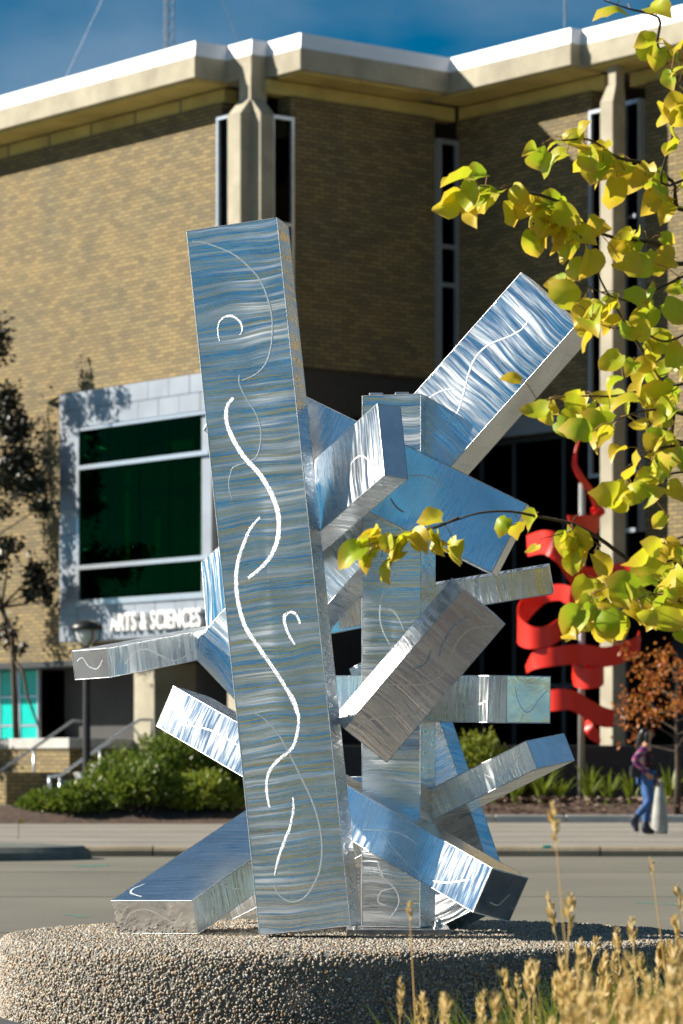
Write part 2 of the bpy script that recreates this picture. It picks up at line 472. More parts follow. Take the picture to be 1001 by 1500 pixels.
# teal spray-paint marks on the road and kerb
def paint_mark(u0, v0, u1, v1, w):
    pts = []
    for k in range(7):
        t = k / 6
        v = v0 + (v1 - v0) * t
        Y = CAM_H * F_PX / (v - CY)
        p = at(u0 + (u1 - u0) * t, v, Y); p.z = 0.005
        pts.append(p + Vector((0, 0.12 * math.sin(t * 7), 0)))
    mb = MB()
    for k in range(6):
        a, b = pts[k], pts[k+1]
        d = Vector((0, w, 0))
        mb.add([a - d, b - d, b + d, a + d], [(0, 1, 2, 3)])
    mb.build('paint_mark', M['paint'], road)
paint_mark(60, 1259, 108, 1256, 0.20); paint_mark(108, 1270, 160, 1268, 0.10)
paint_mark(90, 1341, 130, 1344, 0.03); paint_mark(930, 1323, 1010, 1326, 0.035); paint_mark(690, 1254, 725, 1253, 0.05)
mb = MB(); c = at(792, 1238, 40.0)
mb.add([(c.x - 0.03, KERB_Y - 0.014, 0.02), (c.x + 0.03, KERB_Y - 0.014, 0.02), (c.x + 0.10, KERB_Y + 0.02, WALK_Z + 0.01), (c.x + 0.04, KERB_Y + 0.02, WALK_Z + 0.01),
        (c.x + 0.16, KERB_Y + 0.3, WALK_Z + 0.012), (c.x + 0.10, KERB_Y + 0.3, WALK_Z + 0.012)], [(0, 1, 2, 3), (3, 2, 4, 5)])
mb.build('paint_mark', M['paint'], walk)

# planting beds behind the sidewalk: mulch mounds with a concrete edge
def bed(name, x0, x1, y0, y1, z, label=None):
    mb = MB(); nx, ny = 40, 14
    vs_, fs_ = [], []
    for j in range(ny + 1):
        for i in range(nx + 1):
            xx, yy = x0 + (x1-x0)*i/nx, y0 + (y1-y0)*j/ny
            e = min(1, min(i, nx-i)/3.0, min(j, ny-j)/2.0)
            vs_.append((xx, yy, z * e + 0.09 + 0.05 * mnoise.noise(Vector((xx*1.3, yy*1.3, 0)))))
    for j in range(ny):
        for i in range(nx):
            a = j*(nx+1)+i; fs_.append((a, a+1, a+nx+2, a+nx+1))
    mb.add(vs_, fs_)
    return tag(mb.build(name, M['soil'], smooth=True), kind='structure')
bed_l = bed('planting_bed', -6.6, 0.5, 56.0, 62.5, 0.28)
bed_r = bed('planting_bed', 1.6, 12.0, 58.0, 64.0, 0.30)
for bd, x0, x1, yy in ((bed_r, 1.4, 12.0, 57.9),):
    xx = x0
    while xx < x1:
        mb = MB(); mb.box(xx, xx + 1.17, yy - 0.25, yy, 0.0, WALK_Z + 0.12); mb.build('edging_stone', M['step'], bd, bevel=0.015); xx += 1.2
# wood chips lying loose in the right-hand bed
mb = MB()
for k in range(900):
    xx, yy = random.uniform(1.7, 11.5), random.uniform(58.1, 60.2)
    s = random.uniform(0.03, 0.09); a = random.uniform(0, 6.3)
    c, sn = math.cos(a)*s, math.sin(a)*s
    z = 0.26 + min(0.2, (yy-58)*0.2) + random.uniform(0, 0.05)
    mb.add([(xx-c, yy-sn, z), (xx+sn*0.5, yy-c*0.5, z+0.02), (xx+c, yy+sn, z+0.03), (xx-sn*0.5, yy+c*0.5, z+0.045)], [(0, 1, 2, 3)])
M['chips'] = leaf_mat('wood_chips', (0.16, 0.09, 0.06), (0.25, 0.17, 0.12), (0.38, 0.30, 0.24), trans=0.0)
tag(mb.build('wood_chips', M['chips']), 'pale loose wood chips covering the mulch bed below the red sculpture', 'wood chips', kind='stuff')

# kerb island at the left edge of the road
mb = MB()
prof = [(0.0, 0.0), (0.02, 0.09), (0.10, 0.15), (0.5, 0.17), (4.0, 0.17)]
vs_, fs_ = [], []
seg = 26
cx_, cy_ = -4.7, 39.0
for j, (d, z) in enumerate(prof):
    for k in range(seg + 1):
        t = -math.pi/2 + math.pi * k / seg
        rx, ry = 1.85 - min(d, 1.8), 1.25 - min(d, 1.2)
        vs_.append((cx_ + rx*math.cos(t), cy_ + ry*math.sin(t), z))
for j in range(len(prof)-1):
    for k in range(seg):
        a = j*(seg+1)+k; fs_.append((a, a+1, a+seg+2, a+seg+1))
mb.add(vs_, fs_); mb.box(cx_ - 6, cx_, cy_ - 1.25, cy_ + 1.25, 0.0, 0.169)
isl = tag(mb.build('kerb_island', M['kerb_dark'], smooth=False), 'low rounded grey concrete kerb island jutting into the road', 'kerb')

# ------------------------------------------------------------------ the building
ALPHA = R(38.5)
BX = Vector((math.sin(ALPHA), -math.cos(ALPHA), 0))       # local x: to the right and nearer
BY = Vector((math.cos(ALPHA), math.sin(ALPHA), 0))        # local y: to the right and away
BC = Vector(((375 - CX) * 68.0 / F_PX, 68.0, 0))
building = empty('brick_building', mat=Matrix.Translation(BC) @ Matrix(((BX.x, BY.x, 0, 0), (BX.y, BY.y, 0, 0), (0, 0, 1, 0), (0, 0, 0, 1))))
tag(building, 'tan brick college building with deep concrete eaves and white roof edge', 'building')
def ray_local(u, v):
    d = Vector(((u - CX) / F_PX, 1.0, (CY - v) / F_PX))
    o = Vector((0, 0, CAM_H)) - BC
    return Vector((o.dot(BX), o.dot(BY), o.z)), Vector((d.dot(BX), d.dot(BY), d.z))
def on_y(u, v, c):
    o, d = ray_local(u, v); t = (c - o.y) / d.y
    return o.x + d.x*t, o.z + d.z*t
def on_x(u, v, c):
    o, d = ray_local(u, v); t = (c - o.x) / d.x
    return o.y + d.y*t, o.z + d.z*t
OV = 0.95
z_fb = on_y(285, 112, -OV)[1]; z_ft = on_y(285, 81, -OV)[1]; z_ct = on_y(285, 57, -OV)[1]
xe = on_y(285, 100, -OV)[0]
yk = -0.15
xk = on_y(368, 100, yk)[0]
yc = on_x(391, 100, xk)[0]
xfB = on_y(440, 100, yc)[0]
xB = xfB - 0.9
yi = on_x(659, 130, xfB)[0]; y_in = yi + OV
xp = on_y(836, 100, yi)[0]
ys2 = yi + 0.3
outline = [(-30, -OV), (xe, -OV), (xe, yk), (xk, yk), (xk, yc), (xfB, yc), (xfB, yi), (xp, yi), (xp, ys2), (26, ys2), (26, 34), (-30, 34)]
def inset(poly, d):
    # all edges are axis-aligned: shift each edge inwards (poly is counter-clockwise)
    n = len(poly); out = []
    for i in range(n):
        p0, p1, p2 = poly[i-1], poly[i], poly[(i+1) % n]
        e1 = (p1[0]-p0[0], p1[1]-p0[1]); e2 = (p2[0]-p1[0], p2[1]-p1[1])
        sgn = lambda q: (q > 1e-9) - (q < -1e-9)
        n1 = (-sgn(e1[1]), sgn(e1[0])); n2 = (-sgn(e2[1]), sgn(e2[0]))
        out.append((p1[0] + d*(n1[0] + n2[0]), p1[1] + d*(n1[1] + n2[1])))
    return out
mb = MB(); mb.prism(outline, z_fb, z_ft)
fascia = mb.build('fascia', M['concrete'], building)
mb = MB(); mb.prism(inset(outline, 0.02), z_ft, z_ct, inset(outline, 0.10))
mb.build('roof_edge', M['cap'], building)
mb = MB(); mb.prism(inset(outline, 0.5), z_ct - 0.02, z_ct + 0.02); mb.build('roof', M['roof'], building)
# soffit panels: each a slightly dropped slab between the joints
def soffit_run(axis, c0, c1, a0, a1, step):
    a = a0
    while a < a1 - 0.05:
        b = min(a + step, a1)
        mb = MB()
        if axis == 'x': mb.box(a + 0.015, b - 0.015, c0, c1, z_fb - 0.05, z_fb + 0.01)
        else: mb.box(c0, c1, a + 0.015, b - 0.015, z_fb - 0.05, z_fb + 0.01)
        mb.build('soffit_panel', M['soffit'], building); a = b
soffit_run('x', -OV + 0.12, -0.02, -14.0, xe - 0.12, 1.62)
soffit_run('y', xB + 0.02, xfB - 0.12, yc + 0.1, yi - 0.1, 1.55)
soffit_run('x', yi + 0.12, y_in - 0.02, xB + 0.2, xp - 0.1, 1.5)
soffit_run('x', ys2 + 0.12, y_in + 0.28, xp + 0.1, 13.0, 1.6)

# --- column plan on the corner (stepped, as cast concrete)
x0c, _ = on_y(333, 250, -0.45); x1c, _ = on_y(352.5, 250, -0.45)
y1c, _ = on_x(369, 250, x1c); x2c, _ = on_y(382, 250, y1c); y2c, _ = on_x(402, 250, x2c)
zcol = on_y(352, 165, -0.45)[1]
col_poly = [(x0c, -0.45), (x1c, -0.45), (x1c, y1c), (x2c, y1c), (x2c, y2c), (x0c, y2c)]
def column(poly, z0, ztop, top_poly, z_end):
    mb = MB(); mb.prism(poly, z0, ztop)
    c = mb.build('column', M['concrete'], building, bevel=0.02)
    mb = MB(); mb.prism(top_poly, ztop + 0.3, z_end)
    mb.build('column_head', M['concrete'], building)
    mb = MB(); n = len(poly)
    cxp = sum(p[0] for p in top_poly)/len(top_poly); cyp = sum(p[1] for p in top_poly)/len(top_poly)
    tp = [(min(max(p[0], top_poly[0][0]), top_poly[1][0]), min(max(p[1], top_poly[0][1]), top_poly[2][1])) for p in poly]
    mb.prism(poly, ztop, ztop + 0.34, tp)
    mb.build('column_shoulder', M['concrete'], building)
xh0 = on_y(351, 120, yk)[0]
head = [(xh0, yk - 0.004), (xk - 0.004, yk - 0.004), (xk - 0.004, yc - 0.004), (xh0, yc - 0.004)]
column(col_poly, 0.0, zcol, head, z_fb + 0.02)

# --- left wall: brick between the frieze and the ground-floor recess
z_br_top = on_y(250, 168, 0)[1]; z_br_bot = on_y(40, 970, 0)[1]
xb_r = on_y(325, 300, 0)[0]
mb = MB(); mb.box(-30, xb_r, 0, 0.4, z_br_bot, z_br_top); mb.build('brick_wall', M['brick'], building)
mb = MB(); mb.box(-30, xb_r, 0.06, 0.4, z_br_top, z_fb - 0.05); mb.build('frieze', M['soffit'], building)
a = -14.0
while a < xb_r:      # frieze joints stand as shallow ribs
    mb = MB(); mb.box(a, a + 0.04, 0.03, 0.06, z_br_top, z_fb - 0.05); mb.build('frieze_rib', M['concrete'], building); a += 1.62
def strip_window(axis, c, a0, a1, z0, z1, transoms, frame=0.09, face=-1):
    """tall window: aluminium frame with a pane in each light"""
    w = MB()
    def bx(p0, p1, q0, q1, d0, d1, mbx):
        if axis == 'y': mbx.box(p0, p1, min(c+d0*face, c+d1*face), max(c+d0*face, c+d1*face), q0, q1)
        else: mbx.box(min(c+d0*face, c+d1*face), max(c+d0*face, c+d1*face), p0, p1, q0, q1)
    bx(a0, a0 + frame, z0, z1, 0, 0.14, w); bx(a1 - frame, a1, z0, z1, 0, 0.14, w)
    bx(a0 + frame, a1 - frame, z1 - frame, z1, 0, 0.138, w); bx(a0 + frame, a1 - frame, z0, z0 + frame, 0, 0.138, w)
    for t in transoms: bx(a0 + frame, a1 - frame, t - frame*0.45, t + frame*0.45, 0, 0.136, w)
    wo = w.build('window', M['frame'], building)
    ts = [z0] + sorted(transoms) + [z1]
    for k in range(len(ts) - 1):
        g = MB(); bx(a0 + frame*0.5, a1 - frame*0.5, ts[k] + 0.02, ts[k+1] - 0.02, 0.05, 0.07, g); g.build('pane', M['dark_glass'], wo)
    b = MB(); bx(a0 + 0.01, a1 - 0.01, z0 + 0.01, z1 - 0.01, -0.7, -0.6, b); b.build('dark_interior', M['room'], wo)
    return wo
z_low = 0.4
# narrow light left of the corner column and strip window right of it
strip_window('y', 0.0, xb_r, x0c + 0.02, on_y(330, 720, 0)[1], on_y(330, 172, 0)[1], [], frame=0.06)
ywB0 = on_x(425.5, 300, xB)[0]
strip_window('x', xB, y2c - 0.05, ywB0, on_x(415, 560, xB)[1], on_x(415, 172, xB)[1], [on_x(415, 330, xB)[1]], frame=0.07, face=1)

# --- wall facing right (in shade)
ywB1 = on_x(637, 300, xB)[0]
zB_bot = on_x(470, 540, xB)[1]
mb = MB(); mb.box(xB - 0.4, xB, ywB0, ywB1, zB_bot, z_br_top); mb.build('brick_wall', M['brick'], building)
mb = MB(); mb.box(xB - 0.4, xB - 0.05, y2c, y_in, z_br_top, z_fb - 0.05); mb.build('frieze', M['soffit'], building)
# dark opening with panels below it
mb = MB(); mb.box(xB - 0.5, xB - 0.1, y2c, y_in, zB_bot - 0.9, zB_bot); mb.build('spandrel_panel', M['dark_metal'], building)
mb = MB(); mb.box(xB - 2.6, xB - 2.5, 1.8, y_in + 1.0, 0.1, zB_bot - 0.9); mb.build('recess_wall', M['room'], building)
# inner corner strip window
strip_window('x', xB - 0.02, ywB1, y_in - 0.02, on_x(650, 600, xB)[1], on_x(650, 205, xB)[1],
             [on_x(650, 362, xB)[1], on_x(650, 418, xB)[1]], frame=0.10, face=1)

# --- inner wall (shaded by the block on its left)
xA0 = on_y(666, 300, y_in)[0]; xA1 = on_y(867, 300, y_in)[0]
zA_bot = on_y(780, 604, y_in)[1]
mb = MB(); mb.box(xB, xA1, y_in, y_in + 0.4, zA_bot, z_br_top); mb.build('brick_wall', M['brick'], building)
mb = MB(); mb.box(xB, xA1 + 0.3, y_in + 0.06, y_in + 0.4, z_br_top, z_fb - 0.05); mb.build('frieze', M['soffit'], building)
# column 2, its windows, and the lit wall beyond
xc0 = on_y(879, 300, y_in - 0.5)[0]; xc1 = on_y(898, 300, y_in - 0.5)[0]
yc1 = on_x(917, 300, xc1)[0]
zc2 = on_y(888, 150, y_in - 0.5)[1]
pol2 = [(xc0, y_in - 0.5), (xc1, y_in - 0.5), (xc1, yc1), (xc0, yc1)]
head2 = [(xc0 + 0.1, y_in - 0.4), (xc1 - 0.02, y_in - 0.4), (xc1 - 0.02, yc1 - 0.02), (xc0 + 0.1, yc1 - 0.02)]
column(pol2, 0.0, zc2, head2, z_fb + 0.02)
strip_window('y', y_in + 0.05, xA1, xc0 + 0.02, on_y(872, 700, y_in)[1], on_y(872, 162, y_in)[1], [], frame=0.07)
y_r = y_in + 0.3
xr0 = on_y(920, 300, y_r)[0]; xr1 = on_y(946, 300, y_r)[0]
strip_window('y', y_r, xr0, xr1, on_y(930, 780, y_r)[1], on_y(930, 148, y_r)[1],
             [on_y(930, 318, y_r)[1], on_y(930, 545, y_r)[1], on_y(930, 690, y_r)[1]], frame=0.08)
mb = MB(); mb.box(xr1, 26, y_r, y_r + 0.4, on_y(960, 800, y_r)[1], z_br_top); mb.build('brick_wall', M['brick'], building)
mb = MB(); mb.box(xr0, 26, y_r + 0.06, y_r + 0.4, z_br_top, z_fb - 0.05); mb.build('frieze', M['soffit'], building)
# lower right: lintel panel, glazed entrance in a deep recess
zl0 = on_y(790, 633, y_in)[1]
mb = MB(); mb.box(xB + 0.2, xA1 + 0.1, y_in + 0.1, y_in + 0.3, zl0, zA_bot); mb.build('lintel_panel', M['clad'], building)
ent_y = y_in + 0.5
xs_ = [xB + 0.3, on_y(757, 700, ent_y)[0], on_y(830, 700, ent_y)[0], xA1 + 0.5]
ent = MB()
for xx in xs_: ent.box(xx - 0.05, xx + 0.05, ent_y - 0.08, ent_y, 0.3, zl0)
for zz in (zl0 - 0.06, 4.6, 2.7): ent.box(xs_[0] + 0.05, xs_[-1] - 0.05, ent_y - 0.07, ent_y - 0.01, zz - 0.05, zz + 0.05)
ent_o = ent.build('entrance_glazing', M['dark_frame'], building)
for k in range(3):
    for z0, z1 in ((0.35, 2.65), (2.75, 4.55), (4.65, zl0 - 0.12)):
        g = MB(); g.box(xs_[k] + 0.05, xs_[k+1] - 0.05, ent_y - 0.05, ent_y - 0.03, z0, z1); g.build('pane', M['dark_glass'], ent_o)
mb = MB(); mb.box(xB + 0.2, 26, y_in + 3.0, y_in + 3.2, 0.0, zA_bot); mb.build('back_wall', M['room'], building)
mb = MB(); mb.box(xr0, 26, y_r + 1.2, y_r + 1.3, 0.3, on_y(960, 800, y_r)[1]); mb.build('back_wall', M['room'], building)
# interior floors and a rear wall so that the shell is closed
mb = MB(); mb.box(-29, 25, 8.0 + y_in, 8.3 + y_in, 0, z_ft); mb.build('rear_wall', M['brick'], building)
mb = MB(); mb.box(-29.5, -29.1, 0.5, 8.0 + y_in, 0, z_ft); mb.build('rear_wall', M['brick'], building)

# --- left ground floor: recessed glazing, piers, terrace
z_ter = on_y(100, 1081, -1.6)[1]
mb = MB(); mb.box(-30, xb_r + 0.4, -0.02, 2.6, z_br_bot - 0.12, z_br_bot - 0.004); mb.build('overhang_soffit', M['dark_metal'], building)
g_y = 1.0
gx = -14.0
ger = [on_y(-60, 1000, g_y)[0], on_y(-28, 1000, g_y)[0], on_y(2, 1000, g_y)[0], on_y(31, 1000, g_y)[0], on_y(61, 1000, g_y)[0]]
for k in range(4):
    fr = MB(); x0_, x1_ = ger[k] + 0.02, ger[k+1] - 0.02
    z0_, z1_ = z_ter + 0.02, z_br_bot - 0.13
    fr.box(x0_, x0_ + 0.05, g_y - 0.08, g_y, z0_, z1_); fr.box(x1_ - 0.05, x1_, g_y - 0.08, g_y, z0_, z1_)
    zm = z0_ + 0.62*(z1_ - z0_); zn = z0_ + 0.2*(z1_ - z0_)
    for zz in (zm, zn): fr.box(x0_ + 0.05, x1_ - 0.05, g_y - 0.07, g_y, zz - 0.02, zz + 0.02)
    w = fr.build('window', M['frame'], building)
    for a, b in ((z0_, zn - 0.02), (zn + 0.02, zm - 0.02), (zm + 0.02, z1_)):
        g = MB(); g.box(x0_ + 0.05, x1_ - 0.05, g_y - 0.05, g_y - 0.03, a + 0.01, b - 0.01); g.build('pane', M['teal'], w)
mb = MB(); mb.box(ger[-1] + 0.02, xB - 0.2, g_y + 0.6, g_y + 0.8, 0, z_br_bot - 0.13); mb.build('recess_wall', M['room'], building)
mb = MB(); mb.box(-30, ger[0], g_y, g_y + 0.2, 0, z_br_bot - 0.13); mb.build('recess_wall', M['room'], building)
px0 = on_y(196, 1040, -0.05)[0]; px1 = on_y(226, 1040, -0.05)[0]; py1 = on_x(288, 1040, px1)[0]
mb = MB(); mb.box(px0, px1, -0.05, py1, 0, z_br_bot - 0.125); mb.build('pier', M['concrete'], building, bevel=0.02)
TY = -1.6
mb = MB(); mb.box(-30, px0 - 0.02, TY - 0.06, 2.4, z_ter - 0.22, z_ter); mb.build('terrace_ledge', M['step'], building, bevel=0.015)
mb = MB(); mb.box(-30, px0 - 0.1, TY, 2.4, 0, z_ter - 0.222); mb.build('terrace_wall', M['dark_brick'], building)

# --- projecting bay window with zinc panels
bay_y = -0.75
bl, zt = on_y(88, 578, bay_y); zb = on_y(88, 941, bay_y)[1]
br_ = on_y(420, 560, bay_y)[0] if on_y(420, 560, bay_y)[0] < x0c - 0.1 else x0c - 0.15
wl_, wzt = on_y(116, 630, bay_y); wzb = on_y(116, 884, bay_y)[1]
wr_ = br_ - 0.35
bay = MB()      # carcass: sides, top, bottom, open behind the glass
bay.box(bl, wl_, bay_y + 0.02, 0, zb, zt); bay.box(wr_, br_, bay_y + 0.02, 0, zb, zt)
bay.box(wl_, wr_, bay_y + 0.02, 0, wzt, zt); bay.box(wl_, wr_, bay_y + 0.02, 0, zb, wzb)
bay_o = bay.build('bay_window', M['clad'], building)
def panels(a0, a1, z0, z1, nz, step, off):
    for j in range(nz):
        q0, q1 = z0 + (z1-z0)*j/nz, z0 + (z1-z0)*(j+1)/nz
        a = a0 - (off if j % 2 else 0)
        while a < a1 - 0.02:
            p0, p1 = max(a, a0), min(a + step, a1)
            if p1 - p0 > 0.05:
                mb = MB(); mb.box(p0 + 0.008, p1 - 0.008, bay_y - 0.012 - random.uniform(0, 0.008), bay_y + 0.022, q0 + 0.008, q1 - 0.008)
                mb.build('panel', M['clad'], bay_o)
            a += step
panels(bl, br_, wzt + 0.05, zt, 2, 0.72, 0.36)
panels(bl, wl_ - 0.04, zb, wzt + 0.05, 8, 2.0, 0)
panels(wl_ - 0.04, br_, zb, wzb - 0.05, 1, 0.70, 0)
fr = MB()
fr.box(wl_ - 0.05, wl_ + 0.04, bay_y - 0.04, bay_y + 0.06, wzb - 0.06, wzt + 0.04)
za, zb2 = on_y(116, 686, bay_y)[1], on_y(116, 832, bay_y)[1]
for zz, hh in ((wzt, 0.03), (za, 0.045), (zb2, 0.045), (wzb, 0.06)):
    fr.box(wl_ + 0.04, br_, bay_y - 0.06, bay_y + 0.05, zz - hh, zz + hh)
fr_o = fr.build('frame', M['frame'], bay_o)
n_l = 4
for k in range(n_l):
    a0, a1 = wl_ + (wr_-wl_)*k/n_l, wl_ + (wr_-wl_)*(k+1)/n_l
    if k:
        mb = MB(); mb.box(a0 - 0.02, a0 + 0.02, bay_y + 0.012, bay_y + 0.06, wzb, wzt); mb.build('mullion', M['dark_metal'], bay_o)
    for z0, z1 in ((wzb + 0.06, zb2 - 0.045), (zb2 + 0.045, za - 0.045), (za + 0.045, wzt - 0.03)):
        mb = MB(); mb.box(a0, a1, bay_y - 0.008, bay_y + 0.008, z0, z1); mb.build('pane', M['glass'], bay_o)
# what shows through the green glass: pale wall strip, board, sill and plants
mb = MB()
mb.box(wl_, wr_, 0.9, 1.0, wzb - 0.1, wzt + 0.3)
mb.box(wl_, wr_, -0.6, 1.0, wzb - 0.14, wzb - 0.1)
mb.build('room_wall', M['room'], bay_o)
mb = MB()
for u0, u1, v0, v1, dy in ((242, 283, 622, 656, -0.3), (346, 358, 640, 830, -0.25), (183, 190, 690, 830, -0.2), (290, 300, 690, 815, -0.2), (228, 234, 760, 830, -0.2)):
    a0, z1 = on_y(u0, v0, dy); a1, z0 = on_y(u1, v1, dy)
    mb.box(min(a0, a1), max(a0, a1), dy, dy + 0.04, min(z0, z1), max(z0, z1))
mb.build('room_fittings', M['room_light'], bay_o)
mb = MB()
for k in range(160):
    u = random.choice([random.gauss(285, 7), random.gauss(160, 14), random.gauss(255, 14)]); v = random.gauss(745, 22) if u > 272 else random.gauss(862, 10)
    a, z = on_y(u, v, -0.35); s = random.uniform(0.03, 0.09); y = -0.45 + random.uniform(-0.1, 0.2)
    mb.add([(a-s, y, z), (a, y-s*0.6, z+s), (a+s, y, z+0.3*s), (a, y+0.5*s, z-s)], [(0, 1, 2, 3)])
mb.build('indoor_plant', M['lime'], bay_o)
# raised letters
def letters(text, a0, a1, zc, h, y):
    cu = bpy.data.curves.new('letters', 'FONT'); cu.body = text; cu.size = 1.0; cu.extrude = 0.06; cu.offset = 0.016; cu.space_character = 1.12
    to = bpy.data.objects.new('tmp_text', cu); col.objects.link(to)
    bpy.context.view_layer.update()
    dg = bpy.context.evaluated_depsgraph_get()
    me = bpy.data.meshes.new_from_object(to.evaluated_get(dg))
    bpy.data.objects.remove(to)
    co = np.array([v.co[:] for v in me.vertices])
    w = co[:, 0].max() - co[:, 0].min(); hh = co[:, 1].max() - co[:, 1].min()
    sx, sz = (a1 - a0) / w, h / hh
    bm = bmesh.new(); bm.from_mesh(me); bm.verts.ensure_lookup_table()
    # split into one mesh per letter: connected islands
    seen = set(); islands = []
    for v in bm.verts:
        if v in seen: continue
        st, isl_ = [v], []
        seen.add(v)
        while st:
            q = st.pop(); isl_.append(q)
            for e in q.link_edges:
                o = e.other_vert(q)
                if o not in seen: seen.add(o); st.append(o)
        islands.append(isl_)
    # merge islands that overlap along x
    islands.sort(key=lambda s: min(v.co.x for v in s))
    groups = []
    for s in islands:
        lo, hi = min(v.co.x for v in s), max(v.co.x for v in s)
        if groups and lo < groups[-1][1] - 0.02: groups[-1][2].extend(s); groups[-1][1] = max(hi, groups[-1][1])
        else: groups.append([lo, hi, list(s)])
    mn = co.min(0)
    for lo, hi, vsn in groups:
        ids = {v.index: i for i, v in enumerate(vsn)}
        mb = MB()
        fset = {f for v in vsn for f in v.link_faces}
        mb.add([(a0 + (v.co.x - mn[0]) * sx, y - v.co.z, zc - h/2 + (v.co.y - mn[1]) * sz) for v in vsn],
               [tuple(ids[v.index] for v in f.verts) for f in fset])
        mb.build('letter', M['letters'], building)
    bm.free()
la0, lz0 = on_y(170, 913, bay_y); la1, lz1 = on_y(302, 903, bay_y)
letters('ARTS & SCIENCES', la0, la1, lz1 - 0.02, 0.38, bay_y - 0.085)

# --- roof furniture
mb = MB(); p0 = on_y(334, 62, 4.0); mb.box(p0[0] - 0.35, p0[0] + 0.25, 3.6, 4.4, z_ct, z_ct + 0.75)
mb.build('roof_vent', M['concrete'], building, bevel=0.03)

# ------------------------------------------------------------------ stairs, handrails, lamp
def bl2w(x, y, z): return BC + BX * x + BY * y + Vector((0, 0, z))
n_st = 6
ST_TOP = 1.12
ya = TY - 0.35*n_st
st_x0 = on_y(22, 1178, ya)[0]; st_x1 = st_x0 + 4.4
stairs = empty('staircase', mat=building.matrix_world.copy())
tag(stairs, 'pale concrete steps climbing to the terrace behind the shrubs', 'stairs')
for k in range(n_st):
    z1 = WALK_Z + (ST_TOP - WALK_Z) * (k + 1) / n_st
    mb = MB(); y0_ = ya + 0.35*k
    mb.box(st_x0, st_x1, y0_, TY - 0.01 if k == n_st - 1 else y0_ + 0.37, 0.0, z1)
    mb.build('step', M['step'], stairs, bevel=0.012)
mb = MB(); mb.box(st_x0 - 6, st_x0 - 0.02, ya - 0.2, TY - 0.01, 0, 0.95)
swall = mb.build('stair_wall', M['dark_brick'], bevel=0.01); swall.parent = building
def handrail(pts, rad, posts, name_label):
    r = empty('handrail', pts[0])
    tag(r, name_label, 'handrail')
    o = Vector(pts[0])
    mb = MB(); mb.tube([Vector(p) - o for p in pts], rad, 10); mb.build('rail', M['frame'], r, smooth=True)
    for a, b in posts:
        mb = MB(); mb.tube([Vector(a) - o, Vector(b) - o], rad * 0.9, 8); mb.build('post', M['frame'], r, smooth=True)
    return r
def stair_rail(xl, label):
    yb = TY - 0.2
    hb = WALK_Z + 0.78; ht = ST_TOP + 0.88
    A_ = bl2w(xl, ya - 0.25, hb - 0.03); B_ = bl2w(xl, ya, hb); C_ = bl2w(xl, yb, ht); D_ = bl2w(xl, yb + 0.3, ht)
    low = bl2w(xl, ya - 0.25, hb - 0.38); low2 = bl2w(xl, ya, hb - 0.40)
    mid = (B_ + C_) / 2
    return handrail([low2, low, A_, B_, C_, D_, D_ + Vector((0, 0, -0.25))], 0.032,
                    [(bl2w(xl, ya, WALK_Z), B_), (Vector((mid.x, mid.y, 0.5)), mid)], label)
stair_rail(on_y(-8, 1122, ya)[0], 'steel handrail at the outer side of the steps beside the dark brick wall')
stair_rail(on_y(88, 1130, ya)[0], 'steel handrail rising in the middle of the steps towards the pale pier')

lp = at(127, 1150, 60.0); lp.z = 0.2
lamp = empty('street_lamp', lp); tag(lamp, 'dark slender lamp post with a hooded round top in front of the steps', 'street lamp')
lh = at(127, 945, 60.0).z - lp.z
mb = MB(); mb.tube([(0, 0, -0.2), (0, 0, 0.35), (0, 0, 0.36), (0, 0, lh)], [0.13, 0.12, 0.075, 0.06], 14); mb.build('pole', M['black'], lamp, smooth=True)
mb = MB(); mb.lathe([(0.06, lh - 0.02), (0.10, lh + 0.02), (0.14, lh + 0.06), (0.20, lh + 0.22), (0.16, lh + 0.3)], 20)
M['lampglass'] = simple('lamp_globe', (0.55, 0.6, 0.58), rough=0.15, var=0.05)
mb.build('globe', M['lampglass'], lamp, smooth=True)
mb = MB(); mb.lathe([(0.28, lh + 0.27), (0.285, lh + 0.31), (0.22, lh + 0.39), (0.10, lh + 0.44), (0.01, lh + 0.45)], 24); mb.build('hood', M['black'], lamp, smooth=True)
for k in range(4):
    t = k * math.pi / 2 + 0.5
    mb = MB(); mb.tube([(0.08*math.cos(t), 0.08*math.sin(t), lh), (0.24*math.cos(t), 0.24*math.sin(t), lh + 0.1), (0.26*math.cos(t), 0.26*math.sin(t), lh + 0.28)], 0.014, 6)
    mb.build('bracket', M['black'], lamp)

# little utility flag stuck at the kerb
fp = at(27, 1226, 44.0); fp.z = WALK_Z
flag = empty('marker_flag', fp); tag(flag, 'thin wire marker flag standing by the kerb near the island', 'marker flag')
mb = MB(); mb.tube([(0, 0, 0), (0.005, 0, 0.26)], 0.004, 5); mb.build('wire', M['dark_metal'], flag)
M['flag'] = simple('flag_yellow', (0.5, 0.36, 0.05), rough=0.5)
mb = MB(); mb.add([(0.005, 0, 0.26), (0.075, 0.01, 0.255), (0.07, 0.012, 0.205), (0.005, 0, 0.2), (0.005, 0.004, 0.26), (0.075, 0.014, 0.255), (0.07, 0.016, 0.205), (0.005, 0.004, 0.2)],
                  [(0, 1, 2, 3), (7, 6, 5, 4), (0, 4, 5, 1), (1, 5, 6, 2), (2, 6, 7, 3), (3, 7, 4, 0)]); mb.build('pennant', M['flag'], flag)

